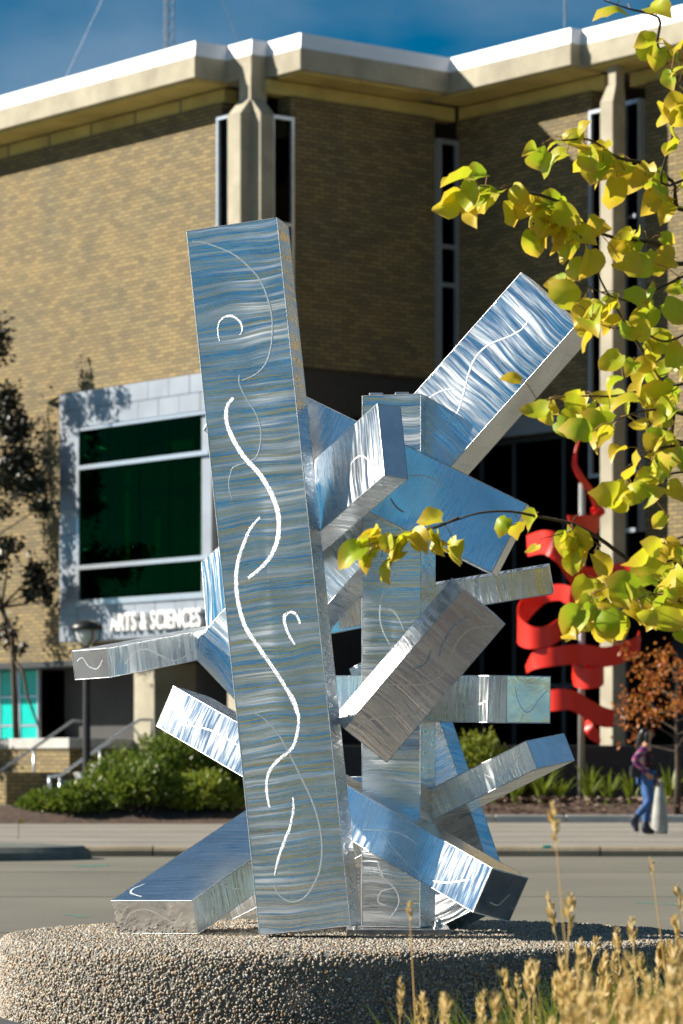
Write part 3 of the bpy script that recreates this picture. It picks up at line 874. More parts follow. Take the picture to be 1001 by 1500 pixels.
# antenna mast on the roof, far behind the eave
ap = bl2w(0, 0, 0); AY = 85.0
a_top = at(247, -60, AY); a_base = at(247, 70, AY); a_base.z = z_ct - 0.0
mast = empty('antenna_mast', a_base); tag(mast, 'grey lattice antenna mast with guy wires on the flat roof', 'antenna')
H_m = a_top.z - a_base.z + 3
leg_pts = [(0.13*math.cos(t), 0.13*math.sin(t)) for t in (0.3, 0.3 + 2.094, 0.3 + 4.189)]
M['mast'] = simple('galvanised_mast', (0.30, 0.34, 0.40), rough=0.4, metal=0.5)
for q in leg_pts:
    mb = MB(); mb.tube([(q[0], q[1], -1.0), (q[0], q[1], H_m)], 0.022, 6); mb.build('leg', M['mast'], mast)
mb = MB()
nz = int(H_m / 0.3)
for k in range(nz):
    for j in range(3):
        a, b = leg_pts[j], leg_pts[(j+1) % 3]
        mb.tube([(a[0], a[1], 0.3*k), (b[0], b[1], 0.3*(k+1))], 0.010, 4, cap=False)
mb.build('lattice', M['mast'], mast)
for dx, dy in ((-4.0, 1.0), (3.2, 2.0)):
    mb = MB(); mb.tube([(0, 0, H_m - 0.5), (dx, dy, 0)], 0.009, 4); mb.build('guy_wire', M['mast'], mast)
mb = MB(); mb.lathe([(0.001, 1.35), (0.08, 1.37), (0.08, 1.55), (0.001, 1.57)], 10, (0.2, -0.15)); mb.build('antenna_drum', M['mast'], mast)
pp = at(828, 55, 78.0); pp.z = z_ct
mb = MB(); mb.tube([(0, 0, -0.5), (0, 0, 3.5)], [0.035, 0.02], 8)
whip = mb.build('whip_antenna', M['mast'], loc=pp); tag(whip, 'single thin pole standing on the roof above the shaded inner wall', 'antenna')

# ------------------------------------------------------------------ pedestal
PED = Vector((0.03, 14.5, 0)); PR, PH = 1.475, 0.333
ped = empty('concrete_pedestal', PED); tag(ped, 'round exposed aggregate concrete plinth under the steel sculpture', 'plinth')
mb = MB()
rr = 0.05
prof = [(PR - 0.03, -0.05), (PR - 0.005, 0.04)] + [(PR - rr + rr*math.cos(t), PH - rr + rr*math.sin(t)) for t in [k*math.pi/2/7 for k in range(8)]] + [(PR*0.6, PH), (0.02, PH + 0.001)]
mb.lathe(prof, 160); mb.build('plinth_body', M['agg_base'], ped, smooth=True)
# pebbles set in the surface
octv = np.array([(1, 0, 0), (-1, 0, 0), (0, 1, 0), (0, -1, 0), (0, 0, 1), (0, 0, -1)], float)
octf = np.array([(0, 2, 4), (2, 1, 4), (1, 3, 4), (3, 0, 4), (2, 0, 5), (1, 2, 5), (3, 1, 5), (0, 3, 5)])
def pebbles(n_side, n_top):
    th = rng.uniform(0, 2*np.pi, n_side)
    # front of the drum gets most of them
    fr_ = rng.random(n_side) < 0.8
    th = np.where(fr_, rng.uniform(np.pi*0.98, np.pi*2.02, n_side), th)
    s = rng.uniform(0, 1, n_side)
    side_h = PH - rr
    arc = rr*np.pi/2
    tot = side_h + arc + 0.03
    q = s*tot
    r = np.where(q < side_h, PR, np.where(q < side_h + arc, PR - rr + rr*np.cos((q - side_h)/rr), PR - rr - (q - side_h - arc)))
    z = np.where(q < side_h, q, np.where(q < side_h + arc, PH - rr + rr*np.sin((q - side_h)/rr), PH))
    a = np.stack([r*np.cos(th), r*np.sin(th), z], 1)
    rt = np.sqrt(rng.uniform(0, 1, n_top))*(PR - rr)
    tt = rng.uniform(0, 2*np.pi, n_top)
    b = np.stack([rt*np.cos(tt), rt*np.sin(tt), np.full(n_top, PH)], 1)
    return np.concatenate([a, b])
P_ = pebbles(22000, 22000)
n = len(P_)
sz = rng.uniform(0.0042, 0.0095, (n, 1))*rng.uniform(0.75, 1.35, (n, 3))
Q = rng.normal(size=(n, 4)); Q /= np.linalg.norm(Q, axis=1, keepdims=True)
w_, x_, y_, z_ = Q.T
RM = np.stack([np.stack([1-2*(y_*y_+z_*z_), 2*(x_*y_-z_*w_), 2*(x_*z_+y_*w_)], 1), np.stack([2*(x_*y_+z_*w_), 1-2*(x_*x_+z_*z_), 2*(y_*z_-x_*w_)], 1), np.stack([2*(x_*z_-y_*w_), 2*(y_*z_+x_*w_), 1-2*(x_*x_+y_*y_)], 1)], 1)
V_ = np.einsum('nij,nkj->nki', RM, octv[None]*sz[:, None, :]) + P_[:, None, :]
V_ = V_.reshape(-1, 3)
Fc = (octf[None] + (np.arange(n)*6)[:, None, None]).reshape(-1, 3)
me = bpy.data.meshes.new('aggregate')
me.vertices.add(len(V_)); me.vertices.foreach_set('co', V_.ravel())
me.loops.add(len(Fc)*3); me.loops.foreach_set('vertex_index', Fc.ravel().astype(np.int32))
me.polygons.add(len(Fc)); me.polygons.foreach_set('loop_start', np.arange(0, len(Fc)*3, 3, dtype=np.int32))
me.polygons.foreach_set('use_smooth', np.ones(len(Fc), bool))
me.update(); me.validate()
me.materials.append(M['pebble'])
agg = bpy.data.objects.new('aggregate', me); col.objects.link(agg); agg.parent = ped; agg['kind'] = 'stuff'

# ------------------------------------------------------------------ steel sculpture
BEAMS = {
    'main': ([-0.2671, 14.17, 3.3265], [[0.10374, -0.03554, -0.99397], [-0.97001, 0.21726, -0.10901], [0.21982, 0.97547, -0.01194]], [2.9564, 0.3931, 0.1984]),
    'column': ([0.3375, 14.45, 2.6243], [[-0.00125, 0.00047, -1.0], [-0.95865, 0.28457, 0.00133], [0.28457, 0.95865, 9e-05]], [2.2616, 0.2606, 0.2377]),
    'upper_arm': ([0.1751, 13.85, 2.2268], [[-0.46275, 0.81956, -0.33791], [-0.08748, 0.33711, 0.93739], [0.88216, 0.46334, -0.0843]], [1.6787, 0.3256, 0.1097]),
    'upper_right': ([0.9876, 14.3, 2.8983], [[-0.65721, 0.19388, -0.72834], [-0.64559, 0.35388, 0.67674], [0.38895, 0.91498, -0.10741]], [2.1756, 0.3517, 0.205]),
    'mid_slab': ([0.6252, 14.2, 1.8519], [[-0.86157, 0.24302, 0.44568], [0.45877, -0.00306, 0.88855], [0.2173, 0.97002, -0.10885]], [1.4105, 0.322, 0.1188]),
    'mid_diag': ([0.5043, 14.12, 1.7811], [[-0.64656, 0.0899, -0.75755], [0.7214, 0.39499, -0.56883], [-0.24809, 0.91427, 0.32024]], [0.7638, 0.249, 0.1689]),
    'right_level': ([0.6907, 14.3, 1.2274], [[-0.6324, 0.77437, 0.02074], [0.01144, -0.01744, 0.99978], [0.77456, 0.6325, 0.00217]], [1.15, 0.2009, 0.2501]),
    'right_low': ([0.8179, 14.2499, 1.0371], [[-0.68881, 0.62934, -0.35982], [-0.35359, 0.14164, 0.92461], [0.63287, 0.76411, 0.12497]], [1.901, 0.1264, 0.2709]),
    'lower_long': ([0.6124, 13.85, 0.6337], [[-0.62942, 0.69035, 0.35671], [-0.39315, 0.11305, -0.9125], [0.67027, 0.71459, -0.20026]], [2.1758, 0.199, 0.233]),
    'left_arm': ([-0.9798, 14.25, 1.5404], [[0.51193, 0.84836, 0.13496], [0.10882, 0.0918, -0.98981], [-0.85211, 0.5214, -0.04532]], [2.1, 0.1246, 0.1826]),
    'right_thin': ([0.9247, 14.95, 1.8013], [[-0.97975, 0.1256, -0.15594], [-0.17087, -0.11845, 0.97815], [0.10438, 0.98499, 0.13751]], [0.95, 0.1248, 0.15]),
    'left_foot': ([-0.6274, 14.3, 0.4842], [[0.46079, 0.83029, 0.31351], [-0.87102, 0.49085, -0.01972], [0.17026, 0.26398, -0.94938]], [1.65, 0.4064, 0.1511]),
    'back_slant': ([0.6814, 14.72, 0.4811], [[-0.28794, 0.36485, 0.88542], [-0.81737, 0.38812, -0.42574], [0.49899, 0.84631, -0.18646]], [1.2957, 0.3353, 0.1382]),
}

sculpt = empty('steel_sculpture', (0.2, 14.5, PH))
tag(sculpt, 'tall sculpture of crossed brushed steel box beams standing on the round plinth', 'sculpture')
class BO:   # small record per beam
    pass
BEAM_REC = {}
finish = {'main': 'steel_main', 'column': 'steel_main', 'mid_slab': 'steel_fine', 'left_foot': 'steel_fine', 'right_level': 'steel', 'lower_long': 'steel_fine'}
for nm, (P0, RR, dd) in BEAMS.items():
    P0 = Vector(P0); ax = [Vector(r) for r in RR]; dd = list(dd)
    if ax[0].cross(ax[1]).dot(ax[2]) < 0:
        P0 = P0 + ax[2]*dd[2]; ax[2] = -ax[2]
    mw = Matrix(((ax[0].x, ax[1].x, ax[2].x, P0.x), (ax[0].y, ax[1].y, ax[2].y, P0.y), (ax[0].z, ax[1].z, ax[2].z, P0.z), (0, 0, 0, 1)))
    # plates: subdivided along the beam and very slightly uneven, like welded sheet
    bm = bmesh.new()
    bmesh.ops.create_cube(bm, size=1.0)
    for v in bm.verts: v.co = Vector(((v.co.x + .5)*dd[0], (v.co.y + .5)*dd[1], (v.co.z + .5)*dd[2]))
    bmesh.ops.bevel(bm, geom=list(bm.edges), offset=0.004, segments=2, affect='EDGES', profile=0.5)
    bmesh.ops.recalc_face_normals(bm, faces=bm.faces)
    me = bpy.data.meshes.new('beam')
    me.materials.append(M[finish.get(nm, 'steel')]); me.materials.append(M['steel_scribble']); me.materials.append(M['steel_fine'])
    for f in bm.faces:
        if nm in ('main', 'column') and abs(f.normal.y) > 0.9: f.material_index = 1
        elif abs(f.normal.x) > 0.9: f.material_index = 2
    bm.to_mesh(me); bm.free()
    o = bpy.data.objects.new('beam', me); col.objects.link(o)
    o.parent = sculpt
    o.matrix_local = Matrix.Translation(-sculpt.location) @ mw
    rec = BO(); rec.o = o; rec.mw = mw; rec.inv = mw.inverted(); rec.d = dd
    BEAM_REC[nm] = rec
    # weld beads along the twelve edges
    wb = MB()
    dx, dy, dz = dd
    cs = {(i, j, k): Vector((i*dx, j*dy, k*dz)) for i in (0, 1) for j in (0, 1) for k in (0, 1)}
    for c, p in cs.items():
        for axn in range(3):
            if c[axn] == 0:
                e = list(c); e[axn] = 1
                q = cs[tuple(e)]
                ctr = Vector((dx, dy, dz)) / 2
                L_ = (q - p).length; ns_ = max(4, int(L_/0.035))
                ins = Vector([0 if k == axn else (0.0016 if c[k] == 0 else -0.0016) for k in range(3)])
                pts = [p.lerp(q, t/ns_) + ins for t in range(ns_ + 1)]
                wb.tube(pts, [0.0025 + random.uniform(-0.0003, 0.0003) for _ in pts], 6, cap=False)
    w = wb.build('weld_seam', M['weld'], o, smooth=True)

def hit(nm, u, v, axis=None):
    rec = BEAM_REC[nm]
    a = rec.inv @ Vector((0, 0, CAM_H)); d = (rec.inv @ at(u, v, 10.0)) - a
    best = None
    for ax in range(3):
        if axis is not None and ax != axis: continue
        if abs(d[ax]) < 1e-9: continue
        sg = -1 if d[ax] > 0 else 1           # the face that looks at the camera
        val = 0 if sg < 0 else rec.d[ax]
        p = a + d*((val - a[ax])/d[ax])
        out_ = sum(max(0, -p[k], p[k] - rec.d[k]) for k in range(3) if k != ax)
        if best is None or out_ < best[0]: best = (out_, p, ax, sg)
    return best
def smooth_path(pts, n=8):
    out = []
    P = [Vector(p) for p in pts]
    for i in range(len(P)-1):
        p0, p1, p2, p3 = P[max(i-1, 0)], P[i], P[i+1], P[min(i+2, len(P)-1)]
        for k in range(n):
            t = k/n
            out.append(0.5*((2*p1) + (p2-p0)*t + (2*p0-5*p1+4*p2-p3)*t*t + (3*p1-p0-3*p2+p3)*t**3))
    out.append(P[-1])
    return out
def swirl(nm, pts, w, off, sc, axis=None):
    """ground line on a beam face: shallow raised ridge following the stroke"""
    uv = [(p[0]/sc + off[0], p[1]/sc + off[1]) for p in pts]
    mid = uv[len(uv)//2]
    h = hit(nm, mid[0], mid[1], axis); ax, sg = h[2], h[3]
    loc = []
    rec = BEAM_REC[nm]
    for u, v in uv:
        p = hit(nm, u, v, ax)[1]
        for k in range(3):
            if k != ax: p[k] = min(max(p[k], 0.012), rec.d[k] - 0.012)
        loc.append(p)
    path = smooth_path(loc)
    nrm = Vector([sg if k == ax else 0 for k in range(3)])
    verts, faces = [], []
    n = len(path)
    for i, p in enumerate(path):
        d = (path[min(i+1, n-1)] - path[max(i-1, 0)]).normalized()
        s = nrm.cross(d)
        t = i/(n-1)
        ww = w*(1 + 0.22*mnoise.noise(p*60))*(0.25 + 0.75*math.sin(math.pi*min(1, max(0, 0.08 + 0.84*t)))**0.6)
        hh = 0.0008 if w > 0.0085 else 0.0006
        verts += [p - s*ww*0.5 + nrm*0.0003, p - s*ww*0.2 + nrm*hh, p + s*ww*0.2 + nrm*hh, p + s*ww*0.5 + nrm*0.0003]
    for i in range(n-1):
        for k in range(3):
            a = i*4 + k; faces.append((a, a+1, a+5, a+4))
    mb = MB(); mb.add(verts, faces)
    mb.build('ground_swirl', M['swirl'] if w > 0.0085 else M['swirl_faint'], rec.o, smooth=True)
A_, S_A = (250, 300), 3.752
B_, S_B = (270, 650), 3.7074
C_, S_C = (300, 1000), 3.75
swirl('main', [(120,200),(190,210),(280,240),(360,280),(430,340),(490,410),(530,500),(555,600),(560,700),(550,790),(525,870),(470,930),(395,965)], 0.007, A_, S_A, 2)
swirl('main', [(378,935),(380,990),(420,1070),(470,1150),(495,1230),(495,1310),(475,1380),(440,1410),(350,1440),(330,1480),(320,1540),(340,1620)], 0.006, A_, S_A, 2)
swirl('main', [(345,1060),(310,1110),(308,1190),(340,1280),(400,1380),(490,1480),(550,1580),(585,1670),(595,1760),(585,1850),(545,1940),(480,2010),(425,2050)], 0.020, A_, S_A, 2)
swirl('main', [(412,400),(360,460),(320,550),(290,650),(282,760),(295,870),(330,990),(400,1100),(470,1200),(530,1290),(580,1380),(615,1470)], 0.017, B_, S_B, 2)
swirl('main', [(445,20),(490,90),(515,180),(510,270),(480,360),(400,430),(350,500),(340,580),(350,660),(360,690)], 0.013, C_, S_C, 2)
swirl('main', [(270,165),(340,210),(410,290),(470,400),(530,520),(590,650),(630,780),(645,900),(635,1020),(600,1110),(550,1180),(480,1205),(410,1170),(380,1110)], 0.008, C_, S_C, 2)
swirl('main', [(487,630),(487,700),(470,790),(440,870),(410,950),(395,1010),(385,1060)], 0.012, C_, S_C, 2)
swirl('main', [(600,1090),(570,1040),(545,970),(550,930),(580,915),(610,930),(630,980)], 0.013, B_, S_B, 2)
swirl('main', [(270,750),(260,680),(280,630),(330,610),(380,640),(395,690),(380,715)], 0.009, A_, S_A, 2)
Z1, S1 = (440, 560), 4.545
Z2, S2 = (600, 380), 3.575
Z3, S3 = (530, 640), 3.4517
Z4, S4 = (470, 830), 3.3367
Z5, S5 = (620, 960), 4.004
Z6, S6 = (490, 1100), 3.3367
Z7, S7 = (90, 800), 3.229
Z8, S8 = (150, 1130), 4.004
swirl('upper_right', [(150,900),(240,820),(280,720),(310,600),(350,510),(420,445),(530,400),(600,355),(635,290)], 0.008, Z2, S2, 2)
swirl('upper_right', [(600,720),(720,640),(790,560),(830,470)], 0.005, Z2, S2, 1)
swirl('upper_right', [(60,760),(120,715),(180,685),(240,680)], 0.007, Z2, S2, 2)
swirl('mid_slab', [(715,625),(800,620),(880,640),(960,700)], 0.008, Z1, S1, 2)
swirl('mid_slab', [(600,770),(640,830),(690,865)], 0.009, Z1, S1, 2)
swirl('mid_diag', [(150,830),(210,760),(300,735),(400,725),(490,690),(550,600)], 0.008, Z4, S4)
swirl('mid_diag', [(320,575),(420,580),(520,570),(600,520),(640,430),(680,350),(750,300),(850,295)], 0.008, Z4, S4)
swirl('mid_diag', [(580,435),(600,370),(650,290),(715,245)], 0.009, Z4, S4)
swirl('mid_diag', [(450,500),(510,475),(540,410)], 0.009, Z4, S4)
swirl('mid_diag', [(320,440),(400,420),(460,350),(500,270),(560,210),(610,130)], 0.006, Z4, S4)
swirl('right_level', [(245,295),(290,300),(370,270),(440,205)], 0.008, Z5, S5)
swirl('right_level', [(540,180),(560,270),(600,330),(640,320),(680,260),(730,205)], 0.007, Z5, S5)
swirl('right_low', [(250,685),(330,690),(420,725),(470,700),(530,630),(590,560)], 0.006, Z5, S5)
swirl('right_low', [(715,520),(760,525),(800,548),(825,540)], 0.005, Z5, S5)
swirl('lower_long', [(140,385),(250,390),(340,410),(420,470)], 0.007, Z6, S6)
swirl('lower_long', [(230,400),(330,520),(430,610),(530,645),(660,630)], 0.006, Z6, S6)
swirl('lower_long', [(760,740),(800,755),(840,720),(860,700)], 0.006, Z6, S6)
swirl('lower_long', [(540,740),(580,790),(615,845)], 0.006, Z7, S7)
swirl('lower_long', [(570,845),(700,870),(830,940)], 0.005, Z7, S7)
swirl('left_arm', [(300,560),(350,500),(410,490),(470,520),(530,543),(600,510),(625,450)], 0.006, Z7, S7)
swirl('left_arm', [(75,545),(100,530),(130,570),(170,580),(195,540)], 0.006, Z7, S7)
swirl('left_foot', [(120,925),(160,840),(230,810),(300,825),(370,865),(430,885),(470,825)], 0.007, Z8, S8)
swirl('left_foot', [(680,665),(740,680),(800,690),(860,655)], 0.005, Z8, S8)
swirl('left_foot', [(250,660),(180,690),(170,715),(230,735)], 0.010, Z8, S8)
swirl('column', [(210,540),(240,620),(300,680),(315,750),(270,820)], 0.007, Z6, S6, 2)
swirl('column', [(300,670),(230,690),(215,740),(250,755)], 0.007, Z6, S6, 2)
swirl('column', [(380,0),(310,130),(290,220),(300,300),(340,385)], 0.007, Z4, S4, 2)
swirl('column', [(320,180),(380,250),(405,310)], 0.006, Z4, S4, 2)
swirl('upper_arm', [(235,880),(280,740),(330,560),(400,490),(460,530),(520,620)], 0.006, Z1, S1)
swirl('right_thin', [(560,735),(620,770),(690,785),(760,770),(820,735),(890,690)], 0.007, Z3, S3)

def zigzag(nm, l0, l1, step, w):
    """zigzag grinder scribble on the narrow side that faces right"""
    rec = BEAM_REC[nm]; T = rec.d[2]
    x = l0; k = 0; pts = []
    while x < l1:
        pts.append(Vector((x + random.uniform(-.3, .3)*step, -0.0012, (0.16 + random.uniform(-.06, .12))*T if k % 2 else (0.84 + random.uniform(-.12, .06))*T)))
        x += step*random.uniform(0.7, 1.3); k += 1
    verts, faces = [], []
    for a, b in zip(pts[:-1], pts[1:]):
        m_ = a.lerp(b, 0.5) + Vector((random.uniform(-.2, .2)*step, 0, 0))
        d = (b - a).normalized(); s = Vector((0, 1, 0)).cross(d)*w*random.uniform(0.3, 0.8)
        n0 = len(verts)
        verts += [a - s*0.3, a + s*0.3, m_ - s, m_ + s, b - s*0.3, b + s*0.3]
        for v in verts[n0:]: v.y = -0.0006 - random.random()*0.0006
        faces += [(n0, n0+1, n0+3, n0+2), (n0+2, n0+3, n0+5, n0+4)]
    mb = MB(); mb.add(verts, faces); mb.build('zigzag_scribble', M['zigzag'], rec.o)
random.seed(9)
zigzag('main', 1.35, 2.9, 0.021, 0.008)
zigzag('main', 1.5, 2.8, 0.034, 0.006)
zigzag('column', 0.03, 1.35, 0.022, 0.006)
zigzag('column', 0.05, 1.3, 0.045, 0.006)
zigzag('column', 1.75, 1.95, 0.03, 0.006)

def sculpt_part(mb, name, mat, bevel=0.0, smooth=False):
    o = mb.build(name, mat, sculpt, bevel=bevel, smooth=smooth)
    o.matrix_local = Matrix.Translation(-sculpt.location)
    return o
# base plate with bolts, lifting lugs, perforated angle next to the column
mb = MB(); mb.box(0.02, 0.46, 14.36, 14.92, PH + 0.002, PH + 0.026)
plate = sculpt_part(mb, 'base_plate', M['plate'], bevel=0.004)
for bx_, by_ in ((0.40, 14.40), (0.42, 14.62), (0.06, 14.40), (0.42, 14.86)):
    mb = MB(); mb.lathe([(0.013, PH + 0.02), (0.013, PH + 0.036), (0.007, PH + 0.037), (0.007, PH + 0.058), (0.001, PH + 0.06)], 6, (bx_, by_))
    mb.build('bolt', M['weld'], plate)
ct = Vector(BEAMS['column'][0])
for fx in (0.08, 0.19):
    mb = MB(); c = ct + Vector((-fx, 0.05 + fx*0.28, 0))
    mb.box(c.x - 0.03, c.x + 0.03, c.y - 0.02, c.y + 0.02, c.z - 0.005, c.z + 0.014)
    sculpt_part(mb, 'lifting_lug', M['weld'], bevel=0.003)
mb = MB(); c0 = at(522, 1345, 14.6)
mb.box(c0.x - 0.012, c0.x + 0.018, c0.y, c0.y + 0.01, PH, PH + 0.28)
ang = sculpt_part(mb, 'perforated_angle', M['plate'])
for k in range(14):
    mb = MB(); zc_ = PH + 0.02 + k*0.018
    mb.box(c0.x + 0.006, c0.x + 0.012, c0.y - 0.004, c0.y + 0.001, zc_, zc_ + 0.008); mb.build('hole_rim', M['weld'], ang)

# ------------------------------------------------------------------ red ribbon sculpture
RY = 60.6
rs = RY / F_PX
rb = at(852, 1088, RY)
red = empty('red_sculpture', (rb.x, rb.y, 0.3)); tag(red, 'bright red curling ribbon sculpture on a grey post by the entrance', 'sculpture')
def rel(u, v, dy=0.0):
    p = at(u, v, RY); return Vector((p.x - rb.x, dy, p.z - 0.3))
mb = MB(); mb.tube([Vector((0, 0, -0.2)), rel(853, 708, 0)], 0.06, 16); mb.build('post', M['post'], red, smooth=True)
mb = MB(); mb.lathe([(0.16, -0.3), (0.16, 0.06), (0.09, 0.08), (0.07, 0.3)], 16); mb.build('footing', M['dark_metal'], red, smooth=True)
def zz(px, py): return (px/2.3077 + 640, py/2.3077 + 600)
def ribbon(pts, thick=0.02):
    """pts: (zoom x, zoom y, depth in m, half height in zoom px, tilt)"""
    mids = smooth_path([rel(*zz(p[0], p[1]), p[2]) for p in pts], 10)
    hs = smooth_path([Vector((p[3], p[4] if len(p) > 4 else 0, 0)) for p in pts], 10)
    verts, faces = [], []
    n = len(mids)
    for i in range(n):
        d = mids[min(i+1, n-1)] - mids[max(i-1, 0)]
        h = hs[i].x / 2.3077 * rs
        tl = hs[i].y
        nrm = Vector((-d.y, d.x, 0)); nrm = nrm.normalized() if nrm.length > 1e-6 else Vector((0, -1, 0))
        up = (Vector((0, 0, 1)) + nrm*tl).normalized()
        dn = d.normalized()
        up = (up - dn*up.dot(dn)).normalized() if abs(up.dot(dn)) < 0.95 else Vector((1, 0, 0))
        nn = dn.cross(up)
        verts += [mids[i] - up*h - nn*thick/2, mids[i] + up*h - nn*thick/2, mids[i] + up*h + nn*thick/2, mids[i] - up*h + nn*thick/2]
    for i in range(n-1):
        for k in range(4):
            faces.append((i*4 + k, i*4 + (k+1) % 4, (i+1)*4 + (k+1) % 4, (i+1)*4 + k))
    faces += [(3, 2, 1, 0), ((n-1)*4, (n-1)*4+1, (n-1)*4+2, (n-1)*4+3)]
    mb = MB(); mb.add(verts, faces); mb.build('ribbon', M['red'], red)
ribbon([(487,88,0.0,3),(470,140,-0.1,6),(466,190,-0.15,9),(490,235,-0.1,12),(525,280,0.1,16),(548,335,0.25,24),(535,385,0.1,34),(490,398,-0.25,38),(440,405,-0.5,40)])
ribbon([(306,462,-0.1,36),(360,455,-0.55,40),(410,480,-0.6,44),(455,540,-0.35,46),(500,575,-0.1,44),(560,565,0.3,38),(620,540,0.5,26),(665,525,0.45,12)])
ribbon([(470,640,0.05,34),(420,615,0.3,28),(350,630,0.45,30),(290,690,0.2,40),(275,745,-0.25,44),(310,775,-0.6,38),(370,770,-0.65,34),(430,735,-0.4,34),(490,720,-0.1,34)])
ribbon([(478,560,-0.12,14),(486,640,-0.13,40),(486,720,-0.13,36)])
ribbon([(302,880,-0.2,14),(330,850,-0.55,30),(400,838,-0.7,32),(480,830,-0.45,34),(560,838,-0.2,34),(630,822,0.1,32),(680,795,0.3,28),(695,760,0.5,20)])
ribbon([(462,880,0.1,30),(470,905,-0.25,34),(515,912,-0.42,34),(555,900,-0.2,34),(562,878,0.15,30),(520,862,0.35,30),(470,868,0.2,30)])
ribbon([(330,1000,-0.2,28),(390,985,-0.5,36),(450,985,-0.5,34),(510,1015,-0.2,34),(560,1038,0.1,34),(602,1045,0.3,30)])
ribbon([(508,1050,-0.1,10),(520,1085,-0.14,20),(540,1108,-0.1,20),(552,1125,0.0,8)])

# planter wall behind the right-hand plants; near-black colour stands in for its shade
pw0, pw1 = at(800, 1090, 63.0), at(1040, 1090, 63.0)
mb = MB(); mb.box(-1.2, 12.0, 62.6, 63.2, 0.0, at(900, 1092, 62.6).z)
pwall = mb.build('planter_wall', M['shade_dark_wall'], bevel=0.02); tag(pwall, 'low planter wall, coloured dark for its shade, behind the strap-leaved plants', 'wall')

# stone bollard behind the walking person
sp = at(967, 1219, 47.6); sp.z = WALK_Z
sh = 80 * 47.6 / F_PX
mb = MB(); mb.lathe([(0.10, 0), (0.115, 0.05), (0.115, 0.15), (0.098, 0.35), (0.072, sh*0.72), (0.045, sh*0.92), (0.028, sh*0.985), (0.005, sh)], 20)
bol = mb.build('stone_bollard', M['stone'], loc=sp, smooth=True); tag(bol, 'tapered pale stone bollard standing beside the walking person', 'bollard')

# ------------------------------------------------------------------ walking person
M['skin'] = simple('skin', (0.42, 0.22, 0.13), rough=0.5, var=0.06, scale=8)
M['hair'] = simple('black_hair', (0.008, 0.006, 0.006), rough=0.35, var=0.3, scale=60)
M['boot'] = simple('dark_boots', (0.02, 0.025, 0.045), rough=0.5, var=0.2)
M['denim'] = simple('denim', (0.035, 0.10, 0.26), rough=0.8, var=0.3, scale=9, bump=0.3, bscale=120)
M['bag'] = simple('bag_black', (0.012, 0.012, 0.014), rough=0.5, var=0.2)
def stripes(name, cols, freq, axis, rough=0.85):
    m, n, l, p = nodes_of(name)
    tc = n.new('ShaderNodeTexCoord'); sep = n.new('ShaderNodeSeparateXYZ'); l.new(tc.outputs['Object'], sep.inputs[0])
    mu = n.new('ShaderNodeMath'); mu.operation = 'MULTIPLY'; mu.inputs[1].default_value = freq; l.new(sep.outputs[axis], mu.inputs[0])
    fr_ = n.new('ShaderNodeMath'); fr_.operation = 'FRACT'; l.new(mu.outputs[0], fr_.inputs[0])
    rp = n.new('ShaderNodeValToRGB'); rp.color_ramp.interpolation = 'CONSTANT'
    e = rp.color_ramp.elements
    e[0].position = 0; e[0].color = cols[0] + (1,); e[1].position = 1/len(cols); e[1].color = cols[1] + (1,)
    for k in range(2, len(cols)): q = e.new(k/len(cols)); q.color = cols[k] + (1,)
    l.new(fr_.outputs[0], rp.inputs[0]); l.new(rp.outputs[0], p.inputs['Base Color'])
    p.inputs['Roughness'].default_value = rough
    return m
M['sweater'] = stripes('maroon_sweater', [(0.018, 0.008, 0.012), (0.07, 0.006, 0.014), (0.018, 0.008, 0.012), (0.02, 0.009, 0.013)], 8.0, 2)
M['sleeve'] = stripes('striped_sleeve', [(0.36, 0.02, 0.09), (0.02, 0.03, 0.16), (0.22, 0.015, 0.06), (0.16, 0.16, 0.22)], 9.0, 2)
PSC = 1.52 / 1.63
pf = at(947, 1219, 46.5)
person = empty('person', (pf.x, 46.5, WALK_Z)); person.scale = (PSC,)*3
tag(person, 'person in maroon sweater, blue jeans and dark boots walking along the sidewalk', 'person')
def skin_mesh(name, verts, edges, radii, mat, sub=2, root=0):
    me = bpy.data.meshes.new(name)
    me.from_pydata(verts, edges, [])
    o = bpy.data.objects.new(name, me); col.objects.link(o); o.parent = person
    sk = o.modifiers.new('skin', 'SKIN'); sk.use_smooth_shade = True
    for i, d in enumerate(me.skin_vertices[0].data):
        r = radii[i]; d.radius = r if isinstance(r, tuple) else (r, r)
        d.use_root = (i == root)
    s = o.modifiers.new('subsurf', 'SUBSURF'); s.levels = sub; s.render_levels = sub
    me.materials.append(mat)
    return o
J = dict(pelvis=(0, 0, .90), waist=(-.005, 0, 1.04), chest=(0, 0, 1.20), uchest=(0, 0, 1.30), neck=(.015, 0, 1.395), head=(.03, 0, 1.47), crown=(.035, 0, 1.545),
         hr=(0, -.085, .86), kr=(.05, -.09, .50), ar=(-.17, -.09, .24), tr=(-.13, -.09, .05),
         hl=(0, .085, .86), kl=(.03, .08, .47), al=(-.01, .08, .085), tl=(.13, .08, .035),
         sr=(-.01, -.155, 1.29), er=(-.20, -.20, 1.10), wr=(.0, -.20, .90), mr=(.045, -.19, .865),
         sl=(.01, .155, 1.29), el=(.09, .19, 1.05), wl=(.17, .17, .83), ml=(.185, .165, .765))
keys = list(J)
edges_ = [('pelvis','waist'),('waist','chest'),('chest','uchest'),('uchest','neck'),('neck','head'),('head','crown'),('pelvis','hr'),('hr','kr'),('kr','ar'),('ar','tr'),('pelvis','hl'),('hl','kl'),('kl','al'),('al','tl'),
          ('uchest','sr'),('sr','er'),('er','wr'),('wr','mr'),('uchest','sl'),('sl','el'),('el','wl'),('wl','ml')]
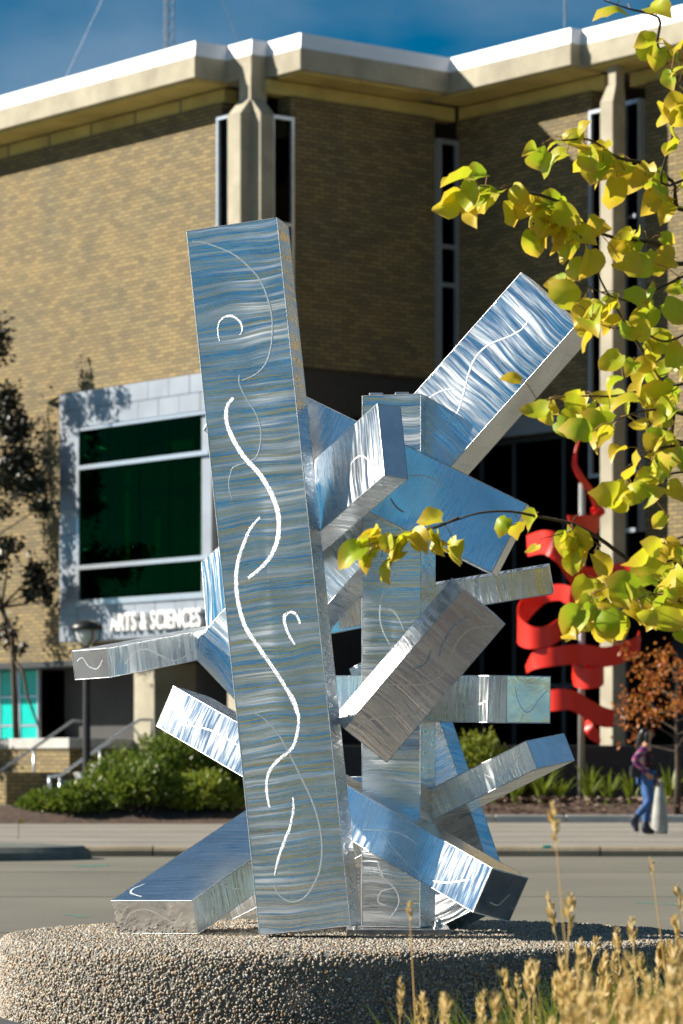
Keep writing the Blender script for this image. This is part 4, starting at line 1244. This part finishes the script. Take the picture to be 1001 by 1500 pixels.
rad = dict(pelvis=(.12,.10), waist=(.105,.08), chest=(.12,.09), uchest=(.10,.08), neck=.045, head=(.075,.082), crown=(.062,.07), hr=.085, kr=.056, ar=.038, tr=.032, hl=.085, kl=.056, al=.038, tl=.032,
           sr=.05, er=.037, wr=.026, mr=.03, sl=.05, el=.037, wl=.026, ml=.03)
body = skin_mesh('body', [J[k] for k in keys], [(keys.index(a), keys.index(b)) for a, b in edges_], [rad[k] for k in keys], M['skin'])
def garment(name, ks, es, grow, mat, over={}):
    vs_ = [over.get(k, J[k]) for k in ks]
    rs_ = [tuple(q + grow for q in rad[k]) if isinstance(rad[k], tuple) else rad[k] + grow for k in ks]
    return skin_mesh(name, vs_, [(ks.index(a), ks.index(b)) for a, b in es], rs_, mat)
garment('sweater', ['waist','pelvis','chest','uchest','sl','el','wl','sr'], [('waist','pelvis'),('waist','chest'),('chest','uchest'),('uchest','sl'),('sl','el'),('el','wl'),('uchest','sr')], .022, M['sweater'], {'pelvis': (0, 0, .93)})
garment('sleeve', ['sr','er','wr'], [('sr','er'),('er','wr')], .018, M['sleeve'])
garment('jeans', ['pelvis','hr','kr','ar','hl','kl','al'], [('pelvis','hr'),('hr','kr'),('kr','ar'),('pelvis','hl'),('hl','kl'),('kl','al')], .016, M['denim'], {'ar': (-.15, -.09, .275), 'al': (-.005, .08, .15)})
def boot(kn, an, to, heel):
    skin_mesh('boot', [kn, an, heel, to], [(0, 1), (1, 2), (1, 3)], [.058, .055, .04, (.045, .036)], M['boot'], root=1)
boot((-.125, -.09, .32), (-.19, -.09, .205), (-.135, -.09, .045), (-.245, -.09, .215))
boot((0, .08, .24), (-.01, .08, .075), (.14, .08, .04), (-.05, .08, .045))
# hands: palm with five bent fingers
def hand(w, m, side):
    w, m = Vector(w), Vector(m); d = (m - w).normalized(); s = d.cross(Vector((0, 1, 0))).normalized()
    vs_, es_, rr_ = [w, m], [(0, 1)], [.026, .03]
    for k, (o_, ln) in enumerate(((-.024, .062), (-.008, .072), (.008, .068), (.023, .052))):
        a = m + s*o_; b_ = a + d*ln*.55; c = b_ + (d*.7 + Vector((0, side*.5, 0))).normalized()*ln*.5
        i = len(vs_); vs_ += [a + d*.012, b_, c]; es_ += [(1, i), (i, i+1), (i+1, i+2)]; rr_ += [.009, .008, .007]
    a = w.lerp(m, .5) - s*.03; i = len(vs_); vs_ += [a, a + d*.03 - s*.02, a + d*.055 - s*.02]; es_ += [(0, i), (i, i+1), (i+1, i+2)]; rr_ += [.011, .009, .008]
    skin_mesh('hand', vs_, es_, rr_, M['skin'], sub=1, root=1)
hand(J['wr'], J['mr'], 1); hand(J['wl'], J['ml'], -1)
# face
mb = MB(); mb.lathe([(.001, -.012), (.010, -.008), (.012, 0), (.010, .008), (.001, .012)], 8)
for sy in (-1, 1):
    e = mb.build('eye', M['black'], person, smooth=True); e.location = (.105, sy*.032, 1.495)
    ear = MB(); ear.lathe([(.001, -.03), (.012, -.02), (.018, .0), (.014, .02), (.001, .03)], 8)
    q = ear.build('ear', M['skin'], person, smooth=True); q.location = (.025, sy*.082, 1.485)
ns_ = MB(); ns_.add([(.105, -.014, 1.462), (.105, .014, 1.462), (.135, 0, 1.466), (.108, 0, 1.505)], [(0, 1, 2), (0, 2, 3), (2, 1, 3), (1, 0, 3)])
ns_.build('nose', M['skin'], person, smooth=True)
M['lip'] = simple('lips', (0.35, 0.10, 0.08), rough=0.4)
mt = MB(); mt.box(.098, .112, -.022, .022, 1.432, 1.442); mt.build('mouth', M['lip'], person, bevel=0.003)
skin_mesh('hair', [(.01, 0, 1.565), (-.03, 0, 1.52), (-.06, 0, 1.43), (-.075, 0, 1.32), (-.09, -.01, 1.20), (.0, -.068, 1.50), (.0, -.085, 1.40), (.01, -.095, 1.28), (.0, .068, 1.50), (.0, .085, 1.40), (.01, .095, 1.28)],
          [(0, 1), (1, 2), (2, 3), (3, 4), (1, 5), (5, 6), (6, 7), (1, 8), (8, 9), (9, 10)], [(.075, .085), (.085, .095), (.07, .085), (.06, .09), (.03, .06), .035, .032, .022, .035, .032, .022], M['hair'], root=1)
# bag at the hip with a strap over the shoulder
mb = MB(); mb.box(-.25, -.10, -.22, -.12, .84, 1.02)
bag = mb.build('shoulder_bag', M['bag'], bevel=0.03); bag.parent = None
bag.matrix_world = Matrix.Translation((pf.x, 46.5, WALK_Z)) @ Matrix.Scale(PSC, 4)
tag(bag, 'black shoulder bag carried at the hip of the walking person', 'bag')
sb = MB(); sb.tube([(-.21, -.19, 1.0), (-.14, -.13, 1.2), (-.06, -.06, 1.35), (.03, .03, 1.34), (.06, .06, 1.2), (-.05, .08, 1.0), (-.2, -.12, .98)], 0.012, 6); sb.build('strap', M['bag'], bag)

# ------------------------------------------------------------------ vegetation
def quad_leaf(mb, p, d, n, ln, wd):
    d = d.normalized(); s = d.cross(n)
    s = s.normalized() if s.length > 1e-5 else d.orthogonal().normalized()
    mb.add([p, p + d*ln*0.5 - s*wd*0.5, p + d*ln, p + d*ln*0.5 + s*wd*0.5], [(0, 1, 2, 3)])
def rv(s=1.0): return Vector((random.gauss(0, s), random.gauss(0, s), random.gauss(0, s)))
def bush(name, base, rx, ry, h, mat, label, nspray, ln=0.07, group=None, up=0.6):
    r = empty(name, base)
    tag(r, label, 'shrub', group)
    mb = MB(); st = MB()
    for k in range(nspray):
        a = random.uniform(0, 2*math.pi); rr_ = math.sqrt(random.random())
        hz = h*(0.25 + 0.75*math.sqrt(max(0.0, 1 - rr_**2)))*random.uniform(0.55, 1.08)
        tip = Vector((rx*rr_*math.cos(a), ry*rr_*math.sin(a), hz))
        root = Vector((rx*rr_*0.35*math.cos(a), ry*rr_*0.35*math.sin(a), 0.03))
        ctrl = root.lerp(tip, 0.5) + Vector((0, 0, h*0.18))
        if k % 8 == 0: st.tube([root, ctrl, tip.lerp(ctrl, 0.25)], [0.014, 0.009, 0.004], 4, cap=False)
        m_ = 10
        for j in range(m_):
            t = 0.45 + 0.55*(j + random.random())/m_
            p = root*(1-t)**2 + ctrl*2*t*(1-t) + tip*t*t
            d = (tip - ctrl).normalized()*0.8 + rv(0.55) + Vector((0, 0, 0.25))
            quad_leaf(mb, p + rv(0.02), d, rv(), ln*random.uniform(0.6, 1.3), ln*0.42)
    mb.build('foliage', mat, r); st.build('stem', M['bark'], r)
    return r
# left bed: junipers in front of the steps, one lime-yellow mound
jun = [(70, 1188, 57.2, .55, .5, .45), (110, 1190, 56.9, .6, .5, .55), (150, 1192, 57.4, .7, .6, .75), (205, 1195, 57.0, .75, .6, .95), (250, 1190, 58.6, .9, .7, 1.45), (182, 1188, 59.4, .8, .6, 1.15), (330, 1196, 58.8, .8, .7, 1.2)]
jl = ['small spreading juniper at the end of the bed nearest the steps', 'low dark juniper beside the lamp post foot', 'juniper with arching sprays right of the lamp post',
      'dense dark green juniper next to the lime-yellow mound', 'tall dark juniper below the pale pier', 'juniper half hiding the handrail in the middle of the steps', 'dark juniper behind the lime-yellow mound']
for q, (u, v, Y, rx, ry, h) in enumerate(jun):
    p = at(u, v, Y); p.z = 0.2
    bush('juniper_shrub', p, rx, ry, h, M['juniper'], jl[q], int(420*rx*h/0.5) if h > .6 else 420, 0.10, 'junipers in the bed by the steps')
p = at(300, 1196, 57.0); p.z = 0.2
bush('lime_shrub', p, .62, .5, .78, M['lime'], 'feathery lime-yellow mounded shrub between the dark junipers', 620, 0.10)
p = at(282, 1100, 60.5); p.z = 0.3
bush('juniper_shrub', p, .9, .6, 1.7, M['juniper'], 'upright dark shrub against the shaded side of the pier', 700, 0.10, 'junipers in the bed by the steps')
# right bed: strap-leaved plants
def strap_plant(base, h, n, label, mat):
    r = empty('strap_leaf_plant', base); tag(r, label, 'plant', 'strap-leaved plants in the right-hand bed')
    for k in range(n):
        a = random.uniform(0, 6.283); ln = h*random.uniform(0.7, 1.25); ben = random.uniform(0.25, 0.8)
        dr = Vector((math.cos(a), math.sin(a), 0)); sd = Vector((-dr.y, dr.x, 0))
        w = 0.030*random.uniform(0.7, 1.3)
        verts, faces = [], []
        for i in range(6):
            t = i/5
            p = dr*(ln*ben*t*t*0.8 + 0.04) + Vector((0, 0, ln*(t - 0.35*ben*t**3)))
            ww = w*(1 - t**2.2) + 0.001
            verts += [p - sd*ww + Vector((0, 0, ww*.4)), p, p + sd*ww + Vector((0, 0, ww*.4))]
        for i in range(5):
            for j in range(2):
                q = i*3 + j; faces.append((q, q+1, q+4, q+3))
        mb = MB(); mb.add(verts, faces)
        mb.build('leaf', mat, r)
lab_at = ['beside the blue-edged steel beam', 'second along from the steel beam', 'third along from the steel beam', 'fourth along from the steel beam', 'below the red sculpture post', 'just beyond the red sculpture post',
          'midway between red post and person', 'behind the hip of the walking person', 'directly behind the walking person', 'beside the stone bollard', 'beyond the stone bollard', 'at the far end past the bollard']
for q, u in enumerate((655, 690, 722, 752, 790, 822, 858, 890, 922, 955, 985, 1012)):
    p = at(u + random.uniform(-6, 6), 1180, 60.3 + random.uniform(-0.7, 0.9)); p.z = 0.30
    strap_plant(p, random.uniform(0.62, 0.95), 20, 'strap-leaved plant in the mulch bed ' + lab_at[q], M['strap'])
for q, (u, Y, h, n, lb) in enumerate(((700, 62.0, 1.35, 520, 'yellow-green twiggy shrub behind the low steel beam with the blue end'), (745, 62.2, 1.0, 420, 'low olive shrub behind the strap-leaved plants'))):
    p = at(u, 1150, Y); p.z = 0.35
    bush('autumn_shrub', p, .7, .4, h, M['strap'] if q else M['lime'], lb, n, 0.09)

def branch_tree(name, base, label, height, spread, leafmat, nleaf, leaf_ln, trunk_r, crown_z0, group=None, lean=(0, 0), cat='tree', seed=1):
    random.seed(seed)
    r = empty(name, base); tag(r, label, cat, group)
    tr = MB()
    top = Vector((lean[0], lean[1], height*0.93))
    tr.tube([Vector((0, 0, -0.1)), Vector((0.02, 0, height*0.2)), top*0.55 + rv(0.03), top], [trunk_r*1.3, trunk_r, trunk_r*0.6, trunk_r*0.12], 10)
    mb = MB(); ends = []
    nb = 22
    for k in range(nb):
        t = crown_z0 + (0.95 - crown_z0)*k/nb
        p = top*t; a = k*2.4 + random.uniform(-.4, .4)
        ln = spread*(1.0 - 0.65*abs((t - crown_z0)/(1 - crown_z0) - 0.25))*random.uniform(0.75, 1.1)
        e = p + Vector((math.cos(a)*ln, math.sin(a)*ln, ln*random.uniform(0.25, 0.7)))
        m_ = p.lerp(e, 0.5) + Vector((0, 0, -0.05*ln)) + rv(0.04*ln)
        tr.tube([p, m_, e], [trunk_r*0.32, trunk_r*0.2, trunk_r*0.05], 5, cap=False)
        for j in range(5):
            q = m_.lerp(e, random.random()) ; e2 = q + (e - p).normalized()*ln*0.3 + rv(0.22*ln)
            tr.tube([q, e2], [trunk_r*0.1, trunk_r*0.04], 4, cap=False); ends += [(q, e2)]
        ends += [(m_, e)]
    for k in range(nleaf):
        q, e = random.choice(ends); p = q.lerp(e, random.random()**0.7) + rv(leaf_ln*0.9)
        quad_leaf(mb, p, rv() + Vector((0, 0, -0.3)), rv(), leaf_ln*random.uniform(0.7, 1.3), leaf_ln*0.7)
    tr.build('trunk', M['bark'], r, smooth=True); mb.build('crown', leafmat, r)
    return r
p = at(992, 1150, 58.5); p.z = 0.3
branch_tree('orange_tree', p, 'slender young tree with sparse orange autumn leaves behind the person', 2.9, 1.05, M['orange_leaf'], 1500, 0.075, 0.05, 0.35, seed=3)
# dark conifer standing close to the wall at the left; its shadow falls on the bay window
random.seed(11)
def wall_pt(u, v, y=0.0):
    x, z = on_y(u, v, y); return bl2w(x, y, z)
TRY = -1.35
org = wall_pt(24, 1079, TRY); org.z = z_ter
shade = empty('pine_tree', org); tag(shade, 'dark conifer standing on the terrace close to the brick wall', 'tree')
tr = MB(); fo = MB()
tp = [wall_pt(u, v, TRY) - org for u, v in ((24, 1079), (21, 1010), (18, 935), (2, 890), (-28, 800), (-45, 700), (-50, 600), (-52, 520))]
tr.tube([tp[0] - Vector((0, 0, .05))] + tp[1:], [0.07, 0.06, 0.055, 0.06, 0.05, 0.04, 0.03, 0.015], 10)
tr.tube([wall_pt(u, v, TRY) - org for u, v in ((18, 960), (34, 985), (40, 1020), (58, 1068))], [0.04, 0.035, 0.03, 0.02], 7)
for (u, v, y, t, su, sv, n) in ((3, 500, TRY, 0, 9, 22, 150), (10, 590, TRY, 0, 13, 18, 330), (22, 630, TRY, 0, 17, 14, 380), (30, 672, TRY, 0, 20, 14, 420), (45, 708, TRY, 0, 16, 13, 360), (62, 742, TRY, 0, 10, 7, 150), (12, 700, TRY, 0, 18, 20, 350),
                          (8, 748, TRY, 0, 9, 8, 60), (52, 842, TRY, 0, 11, 13, 230), (66, 868, TRY, 0, 9, 12, 140), (42, 868, TRY, 0, 7, 9, 80), (10, 925, TRY, 0, 12, 14, 110), (30, 950, TRY, 0, 8, 6, 40),
                          (110, 600, -.75, 3.0, 18, 16, 420), (150, 592, -.75, 3.2, 20, 12, 320), (180, 580, -.75, 3.2, 8, 8, 60), (100, 690, -.75, 2.6, 8, 34, 240), (100, 790, -.75, 2.6, 8, 34, 260), (105, 900, -.75, 2.4, 12, 18, 420), (140, 912, -.75, 2.6, 20, 15, 380), (170, 890, -.75, 2.6, 12, 8, 120),
                          (-50, 600, TRY, 0, 20, 40, 360), (-45, 720, TRY, 0, 22, 45, 420), (-40, 860, TRY, 0, 22, 40, 300),
                          (4, 1118, TY, 4.0, 22, 24, 600), (60, 1130, TY - 1.5, 6.0, 40, 26, 800)):
    c = wall_pt(u, v, y) + SUN*t - org
    st_ = min(tp[3:], key=lambda q: (q - c).length) if c.z > tp[3].z else tp[3]
    tr.tube([st_, st_.lerp(c, 0.5) + rv(0.05) + Vector((0, 0, .05)), c], [0.035, 0.022, 0.008], 6, cap=False)
    k_ = 73.0
    for j_ in range(int(n*1.5)):
        p = c + Vector((random.gauss(0, su/k_*.8), random.gauss(0, min(su, 16)/k_*.8), random.gauss(0, sv/k_*.8)))
        quad_leaf(fo, p, rv() + Vector((0, 0, -.2)), rv(), random.uniform(0.08, 0.18), random.uniform(0.05, 0.10))
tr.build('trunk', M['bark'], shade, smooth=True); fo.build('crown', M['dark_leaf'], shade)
# row of small autumn trees added out of view behind the camera for steel reflections
random.seed(5)
for k in range(12):
    xx = -30 + k*5.4 + random.uniform(-1, 1); yy = -36 + random.uniform(-4, 4)
    branch_tree('reflection_tree', (xx, yy, 0), 'small olive-leaved tree added out of view for the steel reflections', random.uniform(5.0, 7.0), 3.0, M['olive'], 2200, 0.42, 0.12, 0.10, 'trees added for the reflections', seed=20 + k)

# ------------------------------------------------------------------ foreground tree with large autumn leaves
random.seed(21)
def leaf_mesh(fold, curl, notch):
    """heart-shaped leaf, stalk end at the origin, tip along +X"""
    n = 16
    verts, faces = [], []
    jit = [random.uniform(-.05, .05) for _ in range(n)]
    def surf(x, y): return fold*math.sqrt(y*y + 4e-5) - curl*((x - 0.05)**2)*6 + 0.10*y*math.sin(70*x + fold*9)
    for ring in (0.34, 0.68, 1.0):
        for k in range(n):
            t = -math.pi + 2*math.pi*k/n
            r = 0.052*(1 + 0.12*math.cos(2*t) + jit[k]*ring)*ring
            x = 0.050 + r*math.cos(t); y = r*math.sin(t)*1.02
            if k == 0 and ring == 1.0: x += 0.016
            if k == n//2 and ring == 1.0: x += 0.013
            verts.append((x, y, surf(x, y)))
    verts.append((0.05, 0, surf(0.05, 0)))
    for a in (0, 1):
        for k in range(n): faces.append((a*n + k, a*n + (k+1) % n, (a+1)*n + (k+1) % n, (a+1)*n + k))
    for k in range(n): faces.append((3*n, (k+1) % n, k))
    me = bpy.data.meshes.new('leaf')
    me.from_pydata(verts, [], faces); me.materials.append(M['leaf'])
    me.polygons.foreach_set('use_smooth', [True]*len(me.polygons)); me.update()
    return me
leaf_meshes = [leaf_mesh(f, c, 0) for f, c in ((0.15, 0.5), (0.45, 0.9), (-0.3, 1.6), (0.7, 0.2), (0.3, -1.0), (0.9, 1.5))]
TX, TYY = 2.05, 10.9
tree = empty('autumn_tree', (TX, TYY, 0)); tag(tree, 'tree with yellow-green heart-shaped autumn leaves reaching in front of the sculpture', 'tree')
TO = Vector((TX, TYY, 0))
trunk = MB()
trunk.tube([(0, 0, -0.05), (0.02, 0.02, 0.8), (-0.06, 0.0, 1.9), (0.03, 0.03, 3.2), (0, 0, 4.6)], [0.085, 0.07, 0.055, 0.035, 0.01], 12)
trunk.build('trunk', M['bark'], tree, smooth=True)
def twig(path, Y0, Y1, w, n, spread, joint=None, seed_=None):
    """path in photograph positions from tip to trunk side"""
    m_ = len(path)
    pts = [at(u, v, Y0 - 1.6 + (Y1 - Y0)*i/(m_-1)) - TO for i, (u, v) in enumerate(path)]
    if joint is not None: pts.append(Vector((0, 0, joint)))
    sm = smooth_path(pts, 6)
    mb = MB(); mb.tube(sm, [w*(0.3 + 0.9*i/len(sm)) for i in range(len(sm))], 6); mb.build('branch', M['bark'], tree, smooth=True)
    vis = sm[:max(2, (m_-1)*6)]
    for k in range(n):
        t = random.random()*(len(vis)-1.01); i = int(t)
        p = vis[i].lerp(vis[i+1], t - i)
        off = rv(spread*0.87); off.z -= spread*0.3
        q = p + off
        o = bpy.data.objects.new('leaf', random.choice(leaf_meshes)); col.objects.link(o); o.parent = tree
        d = Vector((random.gauss(-0.25, .8), random.gauss(-0.1, .5), random.gauss(-0.55, .5))).normalized()
        nrm = Vector((random.gauss(-0.35, .45), random.gauss(-0.8, .45), random.gauss(0.35, .45)))
        z_ = (nrm - d*nrm.dot(d)).normalized(); y_ = z_.cross(d)
        s = random.uniform(0.50, 0.96)
        o.matrix_local = Matrix.Translation(q) @ Matrix(((d.x, y_.x, z_.x, 0), (d.y, y_.y, z_.y, 0), (d.z, y_.z, z_.z, 0), (0, 0, 0, 1))) @ Matrix.Scale(s, 4)
        # leaf stalk
        if off.length > 0.02:
            mb = MB(); mb.tube([p, p.lerp(q, 0.6) + Vector((0, 0, 0.008)), q], 0.0014, 4, cap=False); mb.build('stalk', M['stalk'], tree)
M['stalk'] = simple('leaf_stalk', (0.30, 0.16, 0.05), rough=0.5)
twig([(885, 0), (920, 12), (965, 25), (1010, 60)], 12.0, 12.3, 0.006, 9, 0.03, 4.0)
twig([(980, 95), (1000, 140), (985, 200), (1010, 260)], 11.9, 12.3, 0.005, 10, 0.035, 3.6)
twig([(795, 208), (830, 205), (865, 205), (905, 230), (945, 240), (985, 265), (1040, 300)], 12.2, 12.4, 0.007, 30, 0.033, 3.3)
twig([(672, 275), (700, 272), (740, 278), (790, 285), (830, 300)], 12.1, 12.15, 0.005, 22, 0.03)
twig([(780, 328), (815, 315), (850, 325), (890, 345), (925, 350), (965, 358), (1030, 380)], 12.15, 12.4, 0.008, 30, 0.032, 3.0)
twig([(850, 345), (875, 400), (905, 455), (945, 520), (985, 590), (1030, 640)], 12.15, 12.4, 0.007, 10, 0.05, 2.6)
twig([(850, 412), (885, 430), (925, 440), (960, 425), (1010, 400)], 12.1, 12.3, 0.004, 13, 0.05)
twig([(862, 465), (895, 480), (930, 480), (975, 500), (1020, 480)], 12.0, 12.3, 0.004, 13, 0.05)
twig([(885, 520), (920, 525), (950, 540)], 12.1, 12.2, 0.003, 6, 0.04)
twig([(786, 592), (820, 582), (860, 580), (900, 580), (950, 570), (1010, 560)], 12.0, 12.3, 0.005, 21, 0.028, 2.5)
twig([(895, 620), (930, 605), (970, 600), (1010, 610)], 11.8, 12.2, 0.005, 14, 0.04)
twig([(912, 690), (945, 665), (975, 655), (1015, 650)], 11.8, 12.2, 0.005, 15, 0.045)
twig([(940, 735), (965, 700), (1010, 690)], 11.8, 12.2, 0.004, 8, 0.035)
twig([(538, 798), (570, 790), (600, 782), (640, 772), (672, 758)], 12.3, 12.3, 0.004, 23, 0.026)
twig([(660, 765), (700, 752), (745, 749), (790, 757), (840, 768), (880, 790), (925, 822), (975, 845), (1040, 860)], 12.3, 12.4, 0.008, 5, 0.03, 1.9)
twig([(790, 790), (830, 780), (850, 775)], 12.2, 12.3, 0.003, 5, 0.03)
twig([(850, 750), (840, 770), (880, 800)], 12.2, 12.3, 0.003, 4, 0.03)
twig([(840, 925), (865, 895), (900, 870), (950, 855), (1010, 850)], 11.8, 12.3, 0.004, 20, 0.04)
twig([(870, 870), (910, 850), (950, 830), (1010, 815)], 11.9, 12.3, 0.004, 14, 0.045)
twig([(930, 880), (965, 870), (1015, 890)], 11.8, 12.2, 0.004, 12, 0.04)
twig([(960, 800), (990, 790), (1020, 780)], 11.8, 12.2, 0.004, 8, 0.03)
# the rest of the crown, beyond the right edge of the view
mb = MB()
for k in range(700):
    p = Vector((random.gauss(0.35, .55), random.gauss(0, .6), random.uniform(1.5, 4.8)))
    if p.x + TX < 1.35: continue
    quad_leaf(mb, p, rv() + Vector((0, 0, -.6)), rv(), 0.10, 0.09)
cr = mb.build('crown', M['lime'], tree); cr['kind'] = 'stuff'

# ------------------------------------------------------------------ ornamental grass in front of the plinth
random.seed(33)
def grass_base():
    """where a tuft stands: (x, y)"""
    while True:
        Y = random.uniform(6.4, 9.8); u = 470 + 600*random.random()**0.42
        return Vector(((u - CX)*Y/F_PX, Y, 0)), u
gb, gs = MB(), MB()
def stalk(base, h, lean, head, hw):
    tip = base + Vector((lean.x, lean.y, h))
    mid = base + Vector((lean.x*0.25, lean.y*0.25, h*0.55))
    gs.tube([base, mid, tip], [0.0022, 0.0018, 0.0012], 4, cap=False)
    dr = (tip - mid).normalized()
    n = int(26*head/0.09)
    for j in range(n):
        t = j/n
        p = tip + dr*head*(t - 0.55)
        a = random.uniform(0, 6.283)
        sd = dr.orthogonal().normalized(); sd = (Matrix.Rotation(a, 3, dr) @ sd)
        rr_ = hw*math.sin(math.pi*min(1, 0.12 + 0.83*t))
        d = (sd*0.55 + dr).normalized()
        quad_leaf(gs, p, d, sd.cross(dr) + rv(.3), rr_*2.2 + 0.006, rr_*0.8 + 0.002)
for k in range(5600):
    b, u = grass_base()
    f = min(1, max(0.0, (u - 520)/300))
    h = random.uniform(0.20, 0.40) + 0.20*f*random.random()
    a = random.uniform(0, 6.283); ben = random.uniform(0.1, 0.5)
    dr = Vector((math.cos(a), math.sin(a), 0)); sd = Vector((1, 0, 0)) if abs(dr.x) < .7 else Vector((0, 1, 0))
    w = random.uniform(0.0018, 0.0042)
    vs_, fs_ = [], []
    for i in range(5):
        t = i/4
        p = b + dr*(h*ben*t*t) + Vector((0, 0, h*(t - 0.25*ben*t**3)))
        ww = w*(1 - t**2) + 0.0003
        vs_ += [p - sd*ww, p + sd*ww]
    for i in range(4): fs_.append((2*i, 2*i+1, 2*i+3, 2*i+2))
    gb.add(vs_, fs_)
for k in range(250):
    b, u = grass_base()
    f = min(1, max(0.0, (u - 520)/380))
    h = random.uniform(0.30, 0.45) + 0.17*f*random.random() + (0.12 if random.random() < 0.08 else 0)
    stalk(b, h, Vector((random.gauss(0.02, .06), random.gauss(0, .05), 0)), random.uniform(0.06, 0.12), random.uniform(0.008, 0.015))
g1 = gb.build('ornamental_grass', [M['blade']]); tag(g1, 'dry yellow-green ornamental grass blades in front of the plinth', 'grass', kind='stuff')
g2 = gs.build('grass_seed_heads', [M['seed']]); tag(g2, 'tan fuzzy seed heads of the ornamental grass in the foreground', 'grass', kind='stuff')
# three stalks that stand clear of the rest
for (u, v, Y, hd, hw, u0, lb) in ((812, 1205, 7.6, 0.10, 0.011, 845, 'tall single grass stalk with a long seed head rising above the grass'),
                                  (600, 1335, 9.0, 0.055, 0.009, 612, 'grass stalk with a short pale head in front of the steel base plate'),
                                  (955, 1270, 8.8, 0.05, 0.006, 990, 'thin leaning grass stalk with a narrow head near the road')):
    gs = MB(); tp = at(u, v, Y); b = Vector(((u0 - CX)*Y/F_PX, Y, 0))
    stalk(Vector((0, 0, 0)), tp.z, Vector((tp.x - b.x, 0, 0)), hd, hw)
    o = gs.build('grass_stalk', M['seed'], loc=b); tag(o, lb, 'grass stalk')
# soil under the grass
mb = MB(); mb.add([(-1.2, 6.6, 0.012), (3.5, 6.6, 0.012), (3.5, 12.0, 0.012), (0.4, 12.0, 0.012)], [(0, 1, 2, 3)])
tag(mb.build('grass_bed', M['soil']), kind='structure')
